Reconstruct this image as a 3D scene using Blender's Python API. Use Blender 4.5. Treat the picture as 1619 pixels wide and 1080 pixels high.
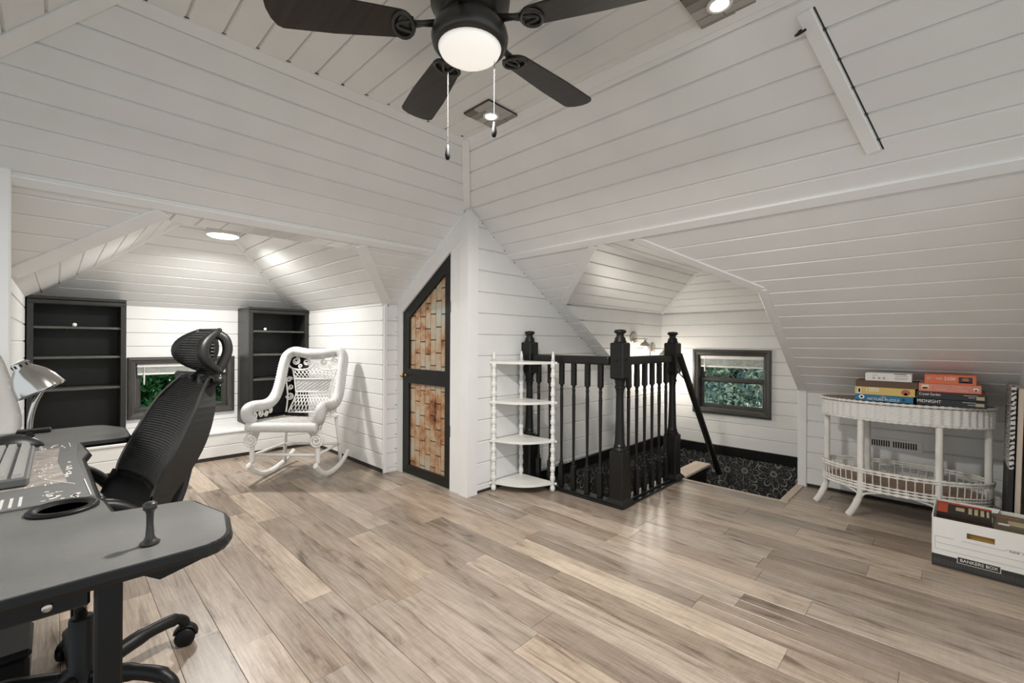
import bpy, bmesh, math, random
from mathutils import Vector, Matrix
random.seed(7)
sc = bpy.context.scene
for o in list(bpy.data.objects): bpy.data.objects.remove(o, do_unlink=True)
COL = sc.collection

# ------------------------------------------------------------------ camera, world, exposure
FPX, YAW, ROLL, CAMH = 705.0, math.radians(44.3), math.radians(0.3), 1.05
cd = bpy.data.cameras.new('camera'); cam = bpy.data.objects.new('camera', cd); COL.objects.link(cam)
cd.sensor_fit = 'HORIZONTAL'; cd.sensor_width = 36.0; cd.lens = FPX / 1619 * 36; cd.shift_y = 1.5 / 1619
cd.clip_start = 0.02
fw = Vector((-math.sin(YAW), math.cos(YAW), 0)); r0 = Vector((math.cos(YAW), math.sin(YAW), 0)); u0 = Vector((0, 0, 1))
rr = r0 * math.cos(ROLL) + u0 * math.sin(ROLL); uu = u0 * math.cos(ROLL) - r0 * math.sin(ROLL)
cam.matrix_world = Matrix(((rr.x, uu.x, -fw.x, 0), (rr.y, uu.y, -fw.y, 0), (rr.z, uu.z, -fw.z, CAMH), (0, 0, 0, 1)))
sc.camera = cam
w = bpy.data.worlds.new('sky'); sc.world = w; w.use_nodes = True
bg = w.node_tree.nodes['Background']; bg.inputs[0].default_value = (.90, .95, 1.0, 1); bg.inputs[1].default_value = 0.85
vs = sc.view_settings; vs.view_transform = 'Standard'; vs.look = 'None'; vs.gamma = 1; vs.use_curve_mapping = False
vs.exposure = 0.46

# ------------------------------------------------------------------ materials
def nt(name):
    m = bpy.data.materials.new(name); m.use_nodes = True
    n = m.node_tree.nodes; return m, n, m.node_tree.links, n['Principled BSDF']
def mat(name, col, rough=.5, metal=0., var=.06, scale=8., bump=0., bscale=60., stretch=(1, 1, 1), coat=0., spec=.5):
    m, n, l, p = nt(name)
    tc = n.new('ShaderNodeTexCoord'); mp = n.new('ShaderNodeMapping'); mp.inputs['Scale'].default_value = stretch
    l.new(tc.outputs['Object'], mp.inputs[0])
    no = n.new('ShaderNodeTexNoise'); no.inputs['Scale'].default_value = scale; no.inputs['Detail'].default_value = 4
    l.new(mp.outputs[0], no.inputs['Vector'])
    cr = n.new('ShaderNodeValToRGB')
    cr.color_ramp.elements[0].position = .3; cr.color_ramp.elements[1].position = .7
    cr.color_ramp.elements[0].color = tuple(max(0, c * (1 - var)) for c in col) + (1,)
    cr.color_ramp.elements[1].color = tuple(min(1, c * (1 + var)) for c in col) + (1,)
    l.new(no.outputs['Fac'], cr.inputs[0]); l.new(cr.outputs[0], p.inputs['Base Color'])
    p.inputs['Roughness'].default_value = rough; p.inputs['Metallic'].default_value = metal
    p.inputs['Specular IOR Level'].default_value = spec
    if coat: p.inputs['Coat Weight'].default_value = coat
    if bump:
        n2 = n.new('ShaderNodeTexNoise'); n2.inputs['Scale'].default_value = bscale; n2.inputs['Detail'].default_value = 3
        l.new(mp.outputs[0], n2.inputs['Vector'])
        b = n.new('ShaderNodeBump'); b.inputs['Strength'].default_value = bump; b.inputs['Distance'].default_value = .004
        l.new(n2.outputs['Fac'], b.inputs['Height']); l.new(b.outputs[0], p.inputs['Normal'])
    return m
def emit(name, col, strength):
    m, n, l, p = nt(name)
    p.inputs['Base Color'].default_value = col + (1,); p.inputs['Emission Color'].default_value = col + (1,)
    p.inputs['Emission Strength'].default_value = strength; p.inputs['Roughness'].default_value = .5
    return m
def stripes(name, c1, c2, scale, axis, rough=.5, bump=.4, dist=.002):
    m, n, l, p = nt(name)
    tc = n.new('ShaderNodeTexCoord'); wv = n.new('ShaderNodeTexWave'); wv.bands_direction = axis
    wv.inputs['Scale'].default_value = scale; wv.inputs['Distortion'].default_value = 0
    l.new(tc.outputs['Object'], wv.inputs['Vector'])
    cr = n.new('ShaderNodeValToRGB'); cr.color_ramp.elements[0].color = c1 + (1,); cr.color_ramp.elements[1].color = c2 + (1,)
    l.new(wv.outputs['Fac'], cr.inputs[0]); l.new(cr.outputs[0], p.inputs['Base Color'])
    b = n.new('ShaderNodeBump'); b.inputs['Strength'].default_value = bump; b.inputs['Distance'].default_value = dist
    l.new(wv.outputs['Fac'], b.inputs['Height']); l.new(b.outputs[0], p.inputs['Normal'])
    p.inputs['Roughness'].default_value = rough
    return m
M = {}
M['white'] = mat('white_painted_wood', (.80, .797, .78), .36, var=.025, scale=5, bump=.05, bscale=30)
M['trim'] = mat('white_trim_paint', (.82, .817, .80), .34, var=.02)
M['groove'] = mat('groove_paint', (.72, .715, .70), .6, var=.03)
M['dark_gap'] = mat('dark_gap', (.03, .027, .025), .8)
M['black'] = mat('black_satin_paint', (.009, .009, .0085), .36, var=.2, bump=.05, spec=.35)
M['black_shelf'] = mat('black_stained_wood', (.020, .020, .018), .42, var=.3, spec=.4, scale=6, stretch=(1, 1, .2), bump=.06)
M['shelf_edge'] = mat('black_shelf_sheen', (.075, .075, .068), .36, var=.25, scale=10)  # same black paint, lightened: the sheen on the shelf edges put into the colour
M['win'] = mat('dark_window_trim', (.055, .05, .045), .33, var=.15)
M['vinyl'] = mat('blind_white', (.78, .77, .74), .4, var=.02)
M['plastic'] = mat('black_plastic', (.007, .007, .007), .42, var=.15, spec=.25)
M['frame'] = mat('chair_frame_plastic', (.018, .0175, .0165), .38, var=.12, spec=.4)
M['mesh'] = mat('chair_mesh_fabric', (.17, .167, .16), .4, var=.2, scale=40)
M['wicker'] = stripes('white_wicker', (.56, .55, .53), (.86, .855, .84), 48, 'DIAGONAL', .5, .6, .003)
M['weave'] = stripes('woven_bands', (.74, .73, .70), (.86, .85, .82), 38, 'Z', .5, .5, .003)
M['cane'] = mat('white_cane', (.82, .81, .78), .45, var=.06, scale=25, bump=.1)
M['oldwhite'] = mat('aged_white_cane', (.78, .76, .71), .5, var=.1, scale=14, bump=.1)
M['tabletop'] = mat('brown_wood_top', (.22, .15, .10), .4, var=.3, scale=5, stretch=(.4, 4, 1))
M['shelfwhite'] = mat('white_enamel', (.80, .79, .75), .35, var=.03)
M['chrome'] = mat('chrome', (.52, .51, .49), .16, 1.0, var=.02)
M['nickel'] = mat('brushed_nickel', (.50, .47, .43), .28, 1.0, var=.06)
M['bronze'] = mat('dark_bronze', (.05, .048, .045), .32, .5, var=.1)
M['chain'] = mat('chain_metal', (.012, .012, .011), .8, 0)
M['brass'] = mat('brass', (.55, .38, .17), .3, 1.0)
M['fanblade'] = mat('dark_walnut_blade', (.020, .0145, .012), .42, var=.45, scale=9, stretch=(.35, 6, 1))
M['globe'] = emit('lit_frosted_glass', (1.0, .96, .90), .36)
M['led'] = emit('led_diffuser', (1.0, .97, .92), 9.0)
M['dome'] = emit('ceiling_disc_light', (1.0, .98, .95), 5.0)
M['bulb'] = emit('warm_bulb', (1.0, .84, .62), 7.0)
M['cardboard'] = mat('white_cardboard', (.80, .79, .76), .65, var=.02)
M['ink'] = mat('black_ink', (.03, .03, .03), .6)
M['greyink'] = mat('grey_ink', (.25, .25, .26), .6)
M['cloth'] = mat('white_cloth', (.82, .81, .79), .85, var=.02, bump=.1)
M['canvas_wood'] = mat('pale_wood_stretcher', (.66, .56, .46), .6, var=.08, scale=10, stretch=(1, 1, .2))
M['key'] = mat('keycap_grey', (.33, .325, .31), .5, var=.06)
M['kbody'] = mat('keyboard_case', (.10, .10, .10), .45)
M['ledge'] = mat('tan_stair_board', (.52, .42, .33), .45, var=.12, scale=5, stretch=(4, .5, 1))
M['transition'] = mat('transition_strip', (.45, .37, .30), .4, var=.1)
M['step'] = mat('stair_carpet', (.05, .05, .05), .9, var=.2)
def flat(name, c, r=.5): return mat(name, c, r, var=.05, scale=20)
def glass(name):
    m, n, l, p = nt(name)
    p.inputs['Base Color'].default_value = (1, 1, 1, 1); p.inputs['Roughness'].default_value = .02
    p.inputs['Transmission Weight'].default_value = 1; p.inputs['IOR'].default_value = 1.03
    return m
M['glass'] = glass('window_glass'); M['lampglass'] = glass('clear_lamp_glass')

def wood_floor():
    m, n, l, p = nt('laminate_plank')
    tc = n.new('ShaderNodeTexCoord'); oi = n.new('ShaderNodeObjectInfo')
    ofs = n.new('ShaderNodeVectorMath'); ofs.operation = 'SCALE'
    cmb = n.new('ShaderNodeCombineXYZ')
    for i in range(3): l.new(oi.outputs['Random'], cmb.inputs[i])
    l.new(cmb.outputs[0], ofs.inputs[0]); ofs.inputs['Scale'].default_value = 37.0
    add = n.new('ShaderNodeVectorMath'); add.operation = 'ADD'
    l.new(tc.outputs['Object'], add.inputs[0]); l.new(ofs.outputs[0], add.inputs[1])
    mp = n.new('ShaderNodeMapping'); mp.inputs['Scale'].default_value = (1.0, 7.0, 1.0); l.new(add.outputs[0], mp.inputs[0])
    big = n.new('ShaderNodeTexNoise'); big.inputs['Scale'].default_value = 2.2; big.inputs['Detail'].default_value = 12; big.inputs['Roughness'].default_value = .70
    big.inputs['Distortion'].default_value = .9
    l.new(mp.outputs[0], big.inputs['Vector'])
    mp2 = n.new('ShaderNodeMapping'); mp2.inputs['Scale'].default_value = (2.0, 46.0, 1.0); l.new(add.outputs[0], mp2.inputs[0])
    fine = n.new('ShaderNodeTexNoise'); fine.inputs['Scale'].default_value = 3; fine.inputs['Detail'].default_value = 5
    l.new(mp2.outputs[0], fine.inputs['Vector'])
    mp3 = n.new('ShaderNodeMapping'); mp3.inputs['Scale'].default_value = (48.0, 3.0, 1.0); l.new(add.outputs[0], mp3.inputs[0])
    saw = n.new('ShaderNodeTexNoise'); saw.inputs['Scale'].default_value = 2; saw.inputs['Detail'].default_value = 3
    l.new(mp3.outputs[0], saw.inputs['Vector'])
    cr = n.new('ShaderNodeValToRGB'); e = cr.color_ramp.elements
    e[0].position = .33; e[0].color = (.36, .31, .27, 1); e[1].position = .68; e[1].color = (1.12, 1.1, 1.08, 1)
    k = e.new(.44); k.color = (.80, .77, .73, 1)
    l.new(big.outputs['Fac'], cr.inputs[0])
    m1 = n.new('ShaderNodeMix'); m1.data_type = 'RGBA'; m1.blend_type = 'MULTIPLY'; m1.inputs[0].default_value = 1
    l.new(oi.outputs['Color'], m1.inputs[6]); l.new(cr.outputs[0], m1.inputs[7])
    fr = n.new('ShaderNodeValToRGB'); fr.color_ramp.elements[0].position = .3; fr.color_ramp.elements[0].color = (.66, .62, .58, 1)
    fr.color_ramp.elements[1].position = .6; fr.color_ramp.elements[1].color = (1.05, 1.05, 1.05, 1)
    l.new(fine.outputs['Fac'], fr.inputs[0])
    m2 = n.new('ShaderNodeMix'); m2.data_type = 'RGBA'; m2.blend_type = 'MULTIPLY'; m2.inputs[0].default_value = .8
    l.new(m1.outputs[2], m2.inputs[6]); l.new(fr.outputs[0], m2.inputs[7])
    sr = n.new('ShaderNodeValToRGB'); sr.color_ramp.elements[0].position = .35; sr.color_ramp.elements[0].color = (.86, .85, .84, 1)
    sr.color_ramp.elements[1].position = .55; sr.color_ramp.elements[1].color = (1.03, 1.03, 1.03, 1)
    l.new(saw.outputs['Fac'], sr.inputs[0])
    m3 = n.new('ShaderNodeMix'); m3.data_type = 'RGBA'; m3.blend_type = 'MULTIPLY'; m3.inputs[0].default_value = .35
    l.new(m2.outputs[2], m3.inputs[6]); l.new(sr.outputs[0], m3.inputs[7])
    # scattered dark knots
    mp4 = n.new('ShaderNodeMapping'); mp4.inputs['Scale'].default_value = (1.1, 4.2, 1.0); l.new(add.outputs[0], mp4.inputs[0])
    vk = n.new('ShaderNodeTexVoronoi'); vk.voronoi_dimensions = '2D'; vk.inputs['Scale'].default_value = 1.0; l.new(mp4.outputs[0], vk.inputs['Vector'])
    kr = n.new('ShaderNodeValToRGB'); kr.color_ramp.elements[0].position = .012; kr.color_ramp.elements[0].color = (.34, .29, .25, 1)
    kr.color_ramp.elements[1].position = .075; kr.color_ramp.elements[1].color = (1, 1, 1, 1); l.new(vk.outputs['Distance'], kr.inputs[0])
    m4 = n.new('ShaderNodeMix'); m4.data_type = 'RGBA'; m4.blend_type = 'MULTIPLY'; m4.inputs[0].default_value = .6
    l.new(m3.outputs[2], m4.inputs[6]); l.new(kr.outputs[0], m4.inputs[7])
    l.new(m4.outputs[2], p.inputs['Base Color'])
    p.inputs['Roughness'].default_value = .33; p.inputs['Specular IOR Level'].default_value = .5
    b = n.new('ShaderNodeBump'); b.inputs['Strength'].default_value = .12; b.inputs['Distance'].default_value = .002
    l.new(fine.outputs['Fac'], b.inputs['Height']); l.new(b.outputs[0], p.inputs['Normal'])
    return m
M['floor'] = wood_floor()

def rust_tile():
    m, n, l, p = nt('rusted_metal_tile')
    tc = n.new('ShaderNodeTexCoord'); oi = n.new('ShaderNodeObjectInfo')
    geo = n.new('ShaderNodeNewGeometry')
    no = n.new('ShaderNodeTexNoise'); no.inputs['Scale'].default_value = 4.2; no.inputs['Detail'].default_value = 9; no.inputs['Roughness'].default_value = .72
    l.new(geo.outputs['Position'], no.inputs['Vector'])
    ad = n.new('ShaderNodeMath'); ad.operation = 'MULTIPLY_ADD'; ad.inputs[1].default_value = .07; l.new(oi.outputs['Random'], ad.inputs[0]); l.new(no.outputs['Fac'], ad.inputs[2])
    cr = n.new('ShaderNodeValToRGB'); e = cr.color_ramp.elements
    e[0].position = .35; e[0].color = (.055, .022, .012, 1); e[1].position = .68; e[1].color = (.46, .49, .44, 1)
    a = e.new(.43); a.color = (.36, .15, .06, 1)
    a = e.new(.50); a.color = (.50, .32, .19, 1)
    a = e.new(.59); a.color = (.54, .45, .33, 1)
    l.new(ad.outputs[0], cr.inputs[0]); l.new(cr.outputs[0], p.inputs['Base Color'])
    p.inputs['Roughness'].default_value = .38; p.inputs['Metallic'].default_value = .25
    n2 = n.new('ShaderNodeTexNoise'); n2.inputs['Scale'].default_value = 45; n2.inputs['Detail'].default_value = 4
    b = n.new('ShaderNodeBump'); b.inputs['Strength'].default_value = .35; b.inputs['Distance'].default_value = .004
    l.new(geo.outputs['Position'], n2.inputs['Vector']); l.new(n2.outputs['Fac'], b.inputs['Height']); l.new(b.outputs[0], p.inputs['Normal'])
    return m
M['rust'] = rust_tile()

def floral(axis):
    # black paper printed with thin white outlined daisies: one flower per Voronoi cell
    m, n, l, p = nt('floral_wallpaper_' + axis)
    geo = n.new('ShaderNodeNewGeometry'); sp = n.new('ShaderNodeSeparateXYZ'); l.new(geo.outputs['Position'], sp.inputs[0])
    cb = n.new('ShaderNodeCombineXYZ'); l.new(sp.outputs['Y' if axis == 'x' else 'X'], cb.inputs[0]); l.new(sp.outputs['Z'], cb.inputs[1])
    def math_(op, a, b=None, c=None):
        q = n.new('ShaderNodeMath'); q.operation = op
        for i, v in enumerate((a, b, c)):
            if v is None: continue
            if isinstance(v, (int, float)): q.inputs[i].default_value = v
            else: l.new(v, q.inputs[i])
        return q.outputs[0]
    def layer(scale, off, npet, R):
        sv = n.new('ShaderNodeVectorMath'); sv.operation = 'MULTIPLY_ADD'; sv.inputs[1].default_value = (scale,) * 3; sv.inputs[2].default_value = off
        l.new(cb.outputs[0], sv.inputs[0])
        vo = n.new('ShaderNodeTexVoronoi'); vo.voronoi_dimensions = '2D'; vo.inputs['Scale'].default_value = 1; vo.inputs['Randomness'].default_value = .75
        l.new(sv.outputs[0], vo.inputs['Vector'])
        df = n.new('ShaderNodeVectorMath'); df.operation = 'SUBTRACT'; l.new(sv.outputs[0], df.inputs[0]); l.new(vo.outputs['Position'], df.inputs[1])
        s2 = n.new('ShaderNodeSeparateXYZ'); l.new(df.outputs[0], s2.inputs[0])
        th = math_('ARCTAN2', s2.outputs[1], s2.outputs[0]); r = vo.outputs['Distance']
        pet = math_('POWER', math_('ABSOLUTE', math_('COSINE', math_('MULTIPLY', th, npet / 2))), .45)
        f = math_('MULTIPLY_ADD', pet, R * .62, R * .34)
        out = math_('LESS_THAN', math_('ABSOLUTE', math_('SUBTRACT', r, f)), .017)
        # seam lines between petals, eye ring and fine dots at the eye
        seam = math_('MULTIPLY', math_('LESS_THAN', math_('ABSOLUTE', math_('COSINE', math_('MULTIPLY', th, npet / 2))), .05),
                     math_('MULTIPLY', math_('GREATER_THAN', r, .13), math_('LESS_THAN', r, f)))
        vein = math_('MULTIPLY', math_('LESS_THAN', math_('ABSOLUTE', math_('SINE', math_('MULTIPLY', th, npet * 1.5))), .07),
                     math_('MULTIPLY', math_('GREATER_THAN', r, .16), math_('LESS_THAN', r, math_('MULTIPLY', f, .75))))
        eye = math_('MULTIPLY', math_('LESS_THAN', math_('ABSOLUTE', math_('SUBTRACT', r, .10)), .035), math_('GREATER_THAN', math_('SINE', math_('MULTIPLY', th, 22)), -.2))
        return math_('MAXIMUM', math_('MAXIMUM', out, math_('MULTIPLY', seam, .8)), math_('MAXIMUM', math_('MULTIPLY', vein, .3), math_('MULTIPLY', eye, .8)))
    a = layer(4.6, (.3, .2, 0), 9, .62); b = layer(8.5, (3.7, 1.9, 0), 7, .55)
    ln = math_('MAXIMUM', a, math_('MULTIPLY', b, .45))
    mx = n.new('ShaderNodeMix'); mx.data_type = 'RGBA'; mx.inputs[6].default_value = (.022, .022, .023, 1); mx.inputs[7].default_value = (.52, .51, .48, 1)
    l.new(ln, mx.inputs[0]); l.new(mx.outputs[2], p.inputs['Base Color']); p.inputs['Roughness'].default_value = .6
    return m
M['floral_x'] = floral('x'); M['floral_y'] = floral('y')

def leafmat(name, c1, c2):
    m, n, l, p = nt(name)
    geo = n.new('ShaderNodeNewGeometry'); no = n.new('ShaderNodeTexNoise'); no.inputs['Scale'].default_value = 7; no.inputs['Detail'].default_value = 3
    l.new(geo.outputs['Position'], no.inputs['Vector'])
    cr = n.new('ShaderNodeValToRGB'); cr.color_ramp.elements[0].position = .35; cr.color_ramp.elements[1].position = .65
    cr.color_ramp.elements[0].color = c1 + (1,); cr.color_ramp.elements[1].color = c2 + (1,)
    l.new(no.outputs['Fac'], cr.inputs[0]); l.new(cr.outputs[0], p.inputs['Base Color']); p.inputs['Roughness'].default_value = .45
    return m
M['leaf_dark'] = leafmat('glossy_dark_leaf', (.012, .07, .02), (.07, .30, .07))
M['leaf_pale'] = leafmat('pale_needle', (.10, .24, .27), (.72, .86, .62))
M['bark'] = mat('bark', (.08, .06, .045), .9, var=.3, bump=.5)

# ------------------------------------------------------------------ mesh helpers
def obj(name, bm, m, parent=None, smooth=False, loc=None):
    me = bpy.data.meshes.new(name)
    bmesh.ops.recalc_face_normals(bm, faces=bm.faces)
    if smooth:
        for f in bm.faces: f.smooth = True
    bm.to_mesh(me); bm.free()
    if m is not None: me.materials.append(M[m] if isinstance(m, str) else m)
    o = bpy.data.objects.new(name, me); COL.objects.link(o)
    if parent is not None: o.parent = parent
    if loc: o.location = loc
    return o
def tag(o, label, cat, group=None):
    o['label'] = label; o['category'] = cat
    if group: o['group'] = group
    return o
def thing(name, label, cat, loc=(0, 0, 0), rz=0., group=None):
    o = bpy.data.objects.new(name, None); COL.objects.link(o); o.location = loc; o.rotation_euler = (0, 0, rz)
    o.empty_display_size = .05
    return tag(o, label, cat, group)
def struct(o):
    o['kind'] = 'structure'; return o
def nb(): return bmesh.new()
def box(bm, a, b, mtx=None):
    x0, y0, z0 = (min(a[i], b[i]) for i in range(3)); x1, y1, z1 = (max(a[i], b[i]) for i in range(3))
    v = [bm.verts.new(((x1 if i & 1 else x0), (y1 if i & 2 else y0), (z1 if i & 4 else z0))) for i in range(8)]
    for f in ((0, 2, 3, 1), (4, 5, 7, 6), (0, 1, 5, 4), (2, 6, 7, 3), (0, 4, 6, 2), (1, 3, 7, 5)): bm.faces.new([v[i] for i in f])
    if mtx is not None:
        for q in v: q.co = mtx @ q.co
    return v
def bbox(bm, a, b, bev=.004, seg=1):
    t = bmesh.new(); box(t, a, b); bmesh.ops.bevel(t, geom=list(t.edges), offset=bev, segments=seg, affect='EDGES', profile=.5)
    me = bpy.data.meshes.new('t'); t.to_mesh(me); t.free(); bm.from_mesh(me); bpy.data.meshes.remove(me)
def tube(bm, pts, r, seg=8, closed=False, caps=True, sq=None):
    pts = [Vector(p) for p in pts]; n = len(pts)
    rs = r if isinstance(r, (list, tuple)) else [r] * n
    rings = []; up = None
    for i in range(n):
        if closed: d = pts[(i + 1) % n] - pts[i - 1]
        else: d = pts[min(i + 1, n - 1)] - pts[max(i - 1, 0)]
        d.normalize()
        if up is None:
            a = Vector((0, 0, 1)) if abs(d.z) < .9 else Vector((1, 0, 0)); up = (a - d * a.dot(d)).normalized()
        else:
            up = up - d * up.dot(d)
            up = up.normalized() if up.length > 1e-6 else Vector((1, 0, 0))
        s = d.cross(up)
        kx, ky = sq if sq else (1, 1)
        rings.append([bm.verts.new(pts[i] + (up * math.cos(t) * ky + s * math.sin(t) * kx) * rs[i]) for t in [2 * math.pi * (k + .5) / seg for k in range(seg)]])
    m = n if closed else n - 1
    for i in range(m):
        A, B = rings[i], rings[(i + 1) % n]
        for k in range(seg): bm.faces.new((A[k], A[(k + 1) % seg], B[(k + 1) % seg], B[k]))
    if caps and not closed:
        bm.faces.new(rings[0][::-1]); bm.faces.new(rings[-1])
def lathe(bm, prof, seg=16, loc=(0, 0, 0), mtx=None):
    rings = []
    for r, z in prof:
        ring = []
        for k in range(seg):
            a = 2 * math.pi * k / seg; co = Vector((r * math.cos(a), r * math.sin(a), z))
            if mtx is not None: co = mtx @ co
            ring.append(bm.verts.new(co + Vector(loc)))
        rings.append(ring)
    for i in range(len(rings) - 1):
        for k in range(seg):
            bm.faces.new((rings[i][k], rings[i][(k + 1) % seg], rings[i + 1][(k + 1) % seg], rings[i + 1][k]))
    if prof[0][0] > 1e-5: bm.faces.new(rings[0][::-1])
    if prof[-1][0] > 1e-5: bm.faces.new(rings[-1])
    bmesh.ops.remove_doubles(bm, verts=bm.verts, dist=1e-6)
def prism(bm, poly, d):
    """closed prism from a planar 3D polygon pushed by vector d"""
    d = Vector(d); a = [bm.verts.new(Vector(p)) for p in poly]; b = [bm.verts.new(Vector(p) + d) for p in poly]
    bm.faces.new(a); bm.faces.new(b[::-1]); n = len(a)
    for i in range(n): bm.faces.new((a[i], a[(i + 1) % n], b[(i + 1) % n], b[i]))
def smoothpath(pts, k=6, closed=False):
    P = [Vector(p) for p in pts]; out = []; n = len(P)
    rng = range(n if closed else n - 1)
    for i in rng:
        p0 = P[i - 1] if (closed or i > 0) else P[0]; p1 = P[i]; p2 = P[(i + 1) % n]; p3 = P[(i + 2) % n] if (closed or i + 2 < n) else P[-1]
        for j in range(k):
            t = j / k
            out.append(.5 * ((2 * p1) + (p2 - p0) * t + (2 * p0 - 5 * p1 + 4 * p2 - p3) * t * t + (3 * p1 - p0 - 3 * p2 + p3) * t ** 3))
    if not closed: out.append(P[-1])
    return out
def copy_tree(o, parent=None):
    c = o.copy(); COL.objects.link(c); c.parent = parent
    for ch in list(o.children): copy_tree(ch, c)
    return c
def text(s, size, mtx, m, parent, name='lettering', sx=1.0, ext=.0004):
    cu = bpy.data.curves.new(name, 'FONT'); cu.body = s; cu.size = size; cu.extrude = ext; cu.align_x = 'CENTER'; cu.align_y = 'CENTER'
    t = bpy.data.objects.new('tmp', cu); COL.objects.link(t)
    me = bpy.data.meshes.new_from_object(t.evaluated_get(bpy.context.evaluated_depsgraph_get()))
    bpy.data.objects.remove(t, do_unlink=True); bpy.data.curves.remove(cu)
    me.transform(mtx @ Matrix.Diagonal((sx, 1, 1, 1))); me.materials.clear(); me.materials.append(M[m] if isinstance(m, str) else m)
    o = bpy.data.objects.new(name, me); COL.objects.link(o)
    if parent is not None: o.parent = parent
    return o
def frame(origin, x, y):
    x = Vector(x).normalized(); y = Vector(y).normalized(); z = x.cross(y)
    return Matrix(((x.x, y.x, z.x, origin[0]), (x.y, y.y, z.y, origin[1]), (x.z, y.z, z.z, origin[2]), (0, 0, 0, 1)))

def clip(poly, lo, hi):
    for s, lim in ((1, lo), (-1, hi)):
        out = []
        for i in range(len(poly)):
            a, b = poly[i], poly[(i + 1) % len(poly)]
            fa, fb = s * (a[1] - lim), s * (b[1] - lim)
            if fa >= 0: out.append(a)
            if (fa >= 0) != (fb >= 0):
                t = fa / (fa - fb); out.append((a[0] + (b[0] - a[0]) * t, a[1] + (b[1] - a[1]) * t))
        poly = out
        if len(poly) < 3: return []
    return poly
def clad(name, polys, n, d, pitch=.1165, off=0., back=.045, th=.009, gap=.0014, ch=.0045, boardmat='white', backmat='groove'):
    """A wall or roof slope: a solid backing and, as its children, one real board per course.
    polys: convex coplanar pieces; n: normal towards the room; d: direction of the boards"""
    n = Vector(n).normalized(); d = Vector(d).normalized(); v = n.cross(d)
    O = Vector(polys[0][0]); bm = nb()
    for P in polys: prism(bm, P, -n * back)
    root = struct(obj(name, bm, backmat))
    P2 = [[((Vector(p) - O).dot(d), Vector(p).dot(v)) for p in P] for P in polys]
    base = O.dot(v)
    lo = min(q[1] for P in P2 for q in P); hi = max(q[1] for P in P2 for q in P)
    k = math.floor((lo - off) / pitch)
    while off + k * pitch < hi:
        a, b = off + k * pitch + gap, off + (k + 1) * pitch - gap; k += 1
        bm = nb(); cnt = 0
        hh = lambda t: th * min(1, max(0., min(t - a, b - t) / ch) * .82 + .18)
        for P in P2:
            if hi - a < .012 or b - lo < .012: continue
            for s0, s1 in ((a, a + ch), (a + ch, b - ch), (b - ch, b)):
                q = clip(P, s0, s1)
                if len(q) < 3: continue
                vs_ = [bm.verts.new(O + d * x + v * (y - base) + n * hh(y)) for x, y in q]
                try: bm.faces.new(vs_); cnt += 1
                except ValueError: pass
        if cnt:
            bmesh.ops.remove_doubles(bm, verts=bm.verts, dist=1e-5)
            # sides down to the backing so every board is a solid lath
            ed = [e for e in bm.edges if len(e.link_faces) == 1]
            r = bmesh.ops.extrude_edge_only(bm, edges=ed)
            for q in r['geom']:
                if isinstance(q, bmesh.types.BMVert):
                    q.co = q.co - n * ((q.co - O).dot(n) + .0005)
            obj('board', bm, boardmat, root)
        else: bm.free()
    return root

# ------------------------------------------------------------------ room geometry (metres)
ZC = 2.22
def XL(z): return -2.698 + (z - 1.728) / .68          # left slope
def YU(z): return 2.33 - (z - 1.706) / .74             # right slope, above the kink
def YD(z): return 2.33 + (1.706 - z) / .65             # right slope, below the kink
XF, YF = XL(ZC), YU(ZC)                                # edges of the flat ceiling
YN = .13                                               # its near edge
KY, KZ = 3.88, 1.706 - .65 * (3.88 - 2.33)             # knee wall on the right
AX, DY = -2.33, 1.965                                  # closet faces
zhip = 1.706 + .74 * (2.33 - DY)
XR = .29                                               # right-hand closet wall
BX = -5.1; LW, RW = -.16, 1.833                        # left alcove
EY = 4.547; SX0, SX1 = -2.2, -.784                     # stair dormer

# flat ceiling
clad('ceiling', [[(XF, YN, ZC), (.95, YN, ZC), (.95, YF, ZC), (XF, YF, ZC)]], (0, 0, -1), (1, 0, 0), .1155, -.095)
# left slope with the dormer opening
L = lambda y, z: (XL(z), y, z)
nl = (.68, 0, -1)
clad('ceiling_slope_left', [
    [L(-.65, 1.69), L(DY, 1.69), L(DY, zhip), L(YF, ZC), L(YN, ZC)],
    [L(1.37, 1.69), L(DY, 1.69), L(DY, 1.35), L(RW, 1.35)],
    [L(-.15, 1.69), L(.395, 1.69), L(-.15, 1.36)]], nl, (0, 1, 0), .1165, .03)
# near slope, whose hip with the left slope shows at the top of the picture
clad('ceiling_slope_near', [[(XF, YN, ZC), (.95, YN, ZC), (.95, -.93, 1.5), (XL(1.5), -.93, 1.5)]], (0, .68, -1), (1, 0, 0), .1165, 0)
# right slope, upper and lower part
U = lambda x, z: (x, YU(z), z)
D = lambda x, z: (x, YD(z), z)
clad('ceiling_slope_right', [[U(AX, 1.706), U(.95, 1.706), U(.95, ZC), U(XF, ZC), U(AX, zhip)]], (0, -.74, -1), (1, 0, 0), .1165, .045)
clad('wall_right_slope', [
    [D(AX, 1.706), D(.95, 1.706), D(.95, 1.675), D(AX, 1.675)],
    [D(AX, 1.675), D(-1.59, 1.675), D(SX0, 1.37), D(AX, 1.37)],
    [D(AX, 1.37), D(SX0, 1.37), D(SX0, .745), D(AX, .745)],
    [D(-1.33, 1.675), D(.95, 1.675), D(.95, 1.37), D(SX1, 1.37)],
    [D(SX1, 1.37), D(.95, 1.37), D(.95, KZ), D(SX1, KZ)]], (0, -.65, -1), (1, 0, 0), .1165, .07)
# knee wall
clad('wall_right', [[(SX1, KY, .022), (.95, KY, .022), (.95, KY, KZ), (SX1, KY, KZ)]], (0, -1, 0), (1, 0, 0), .1165, .02)
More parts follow.
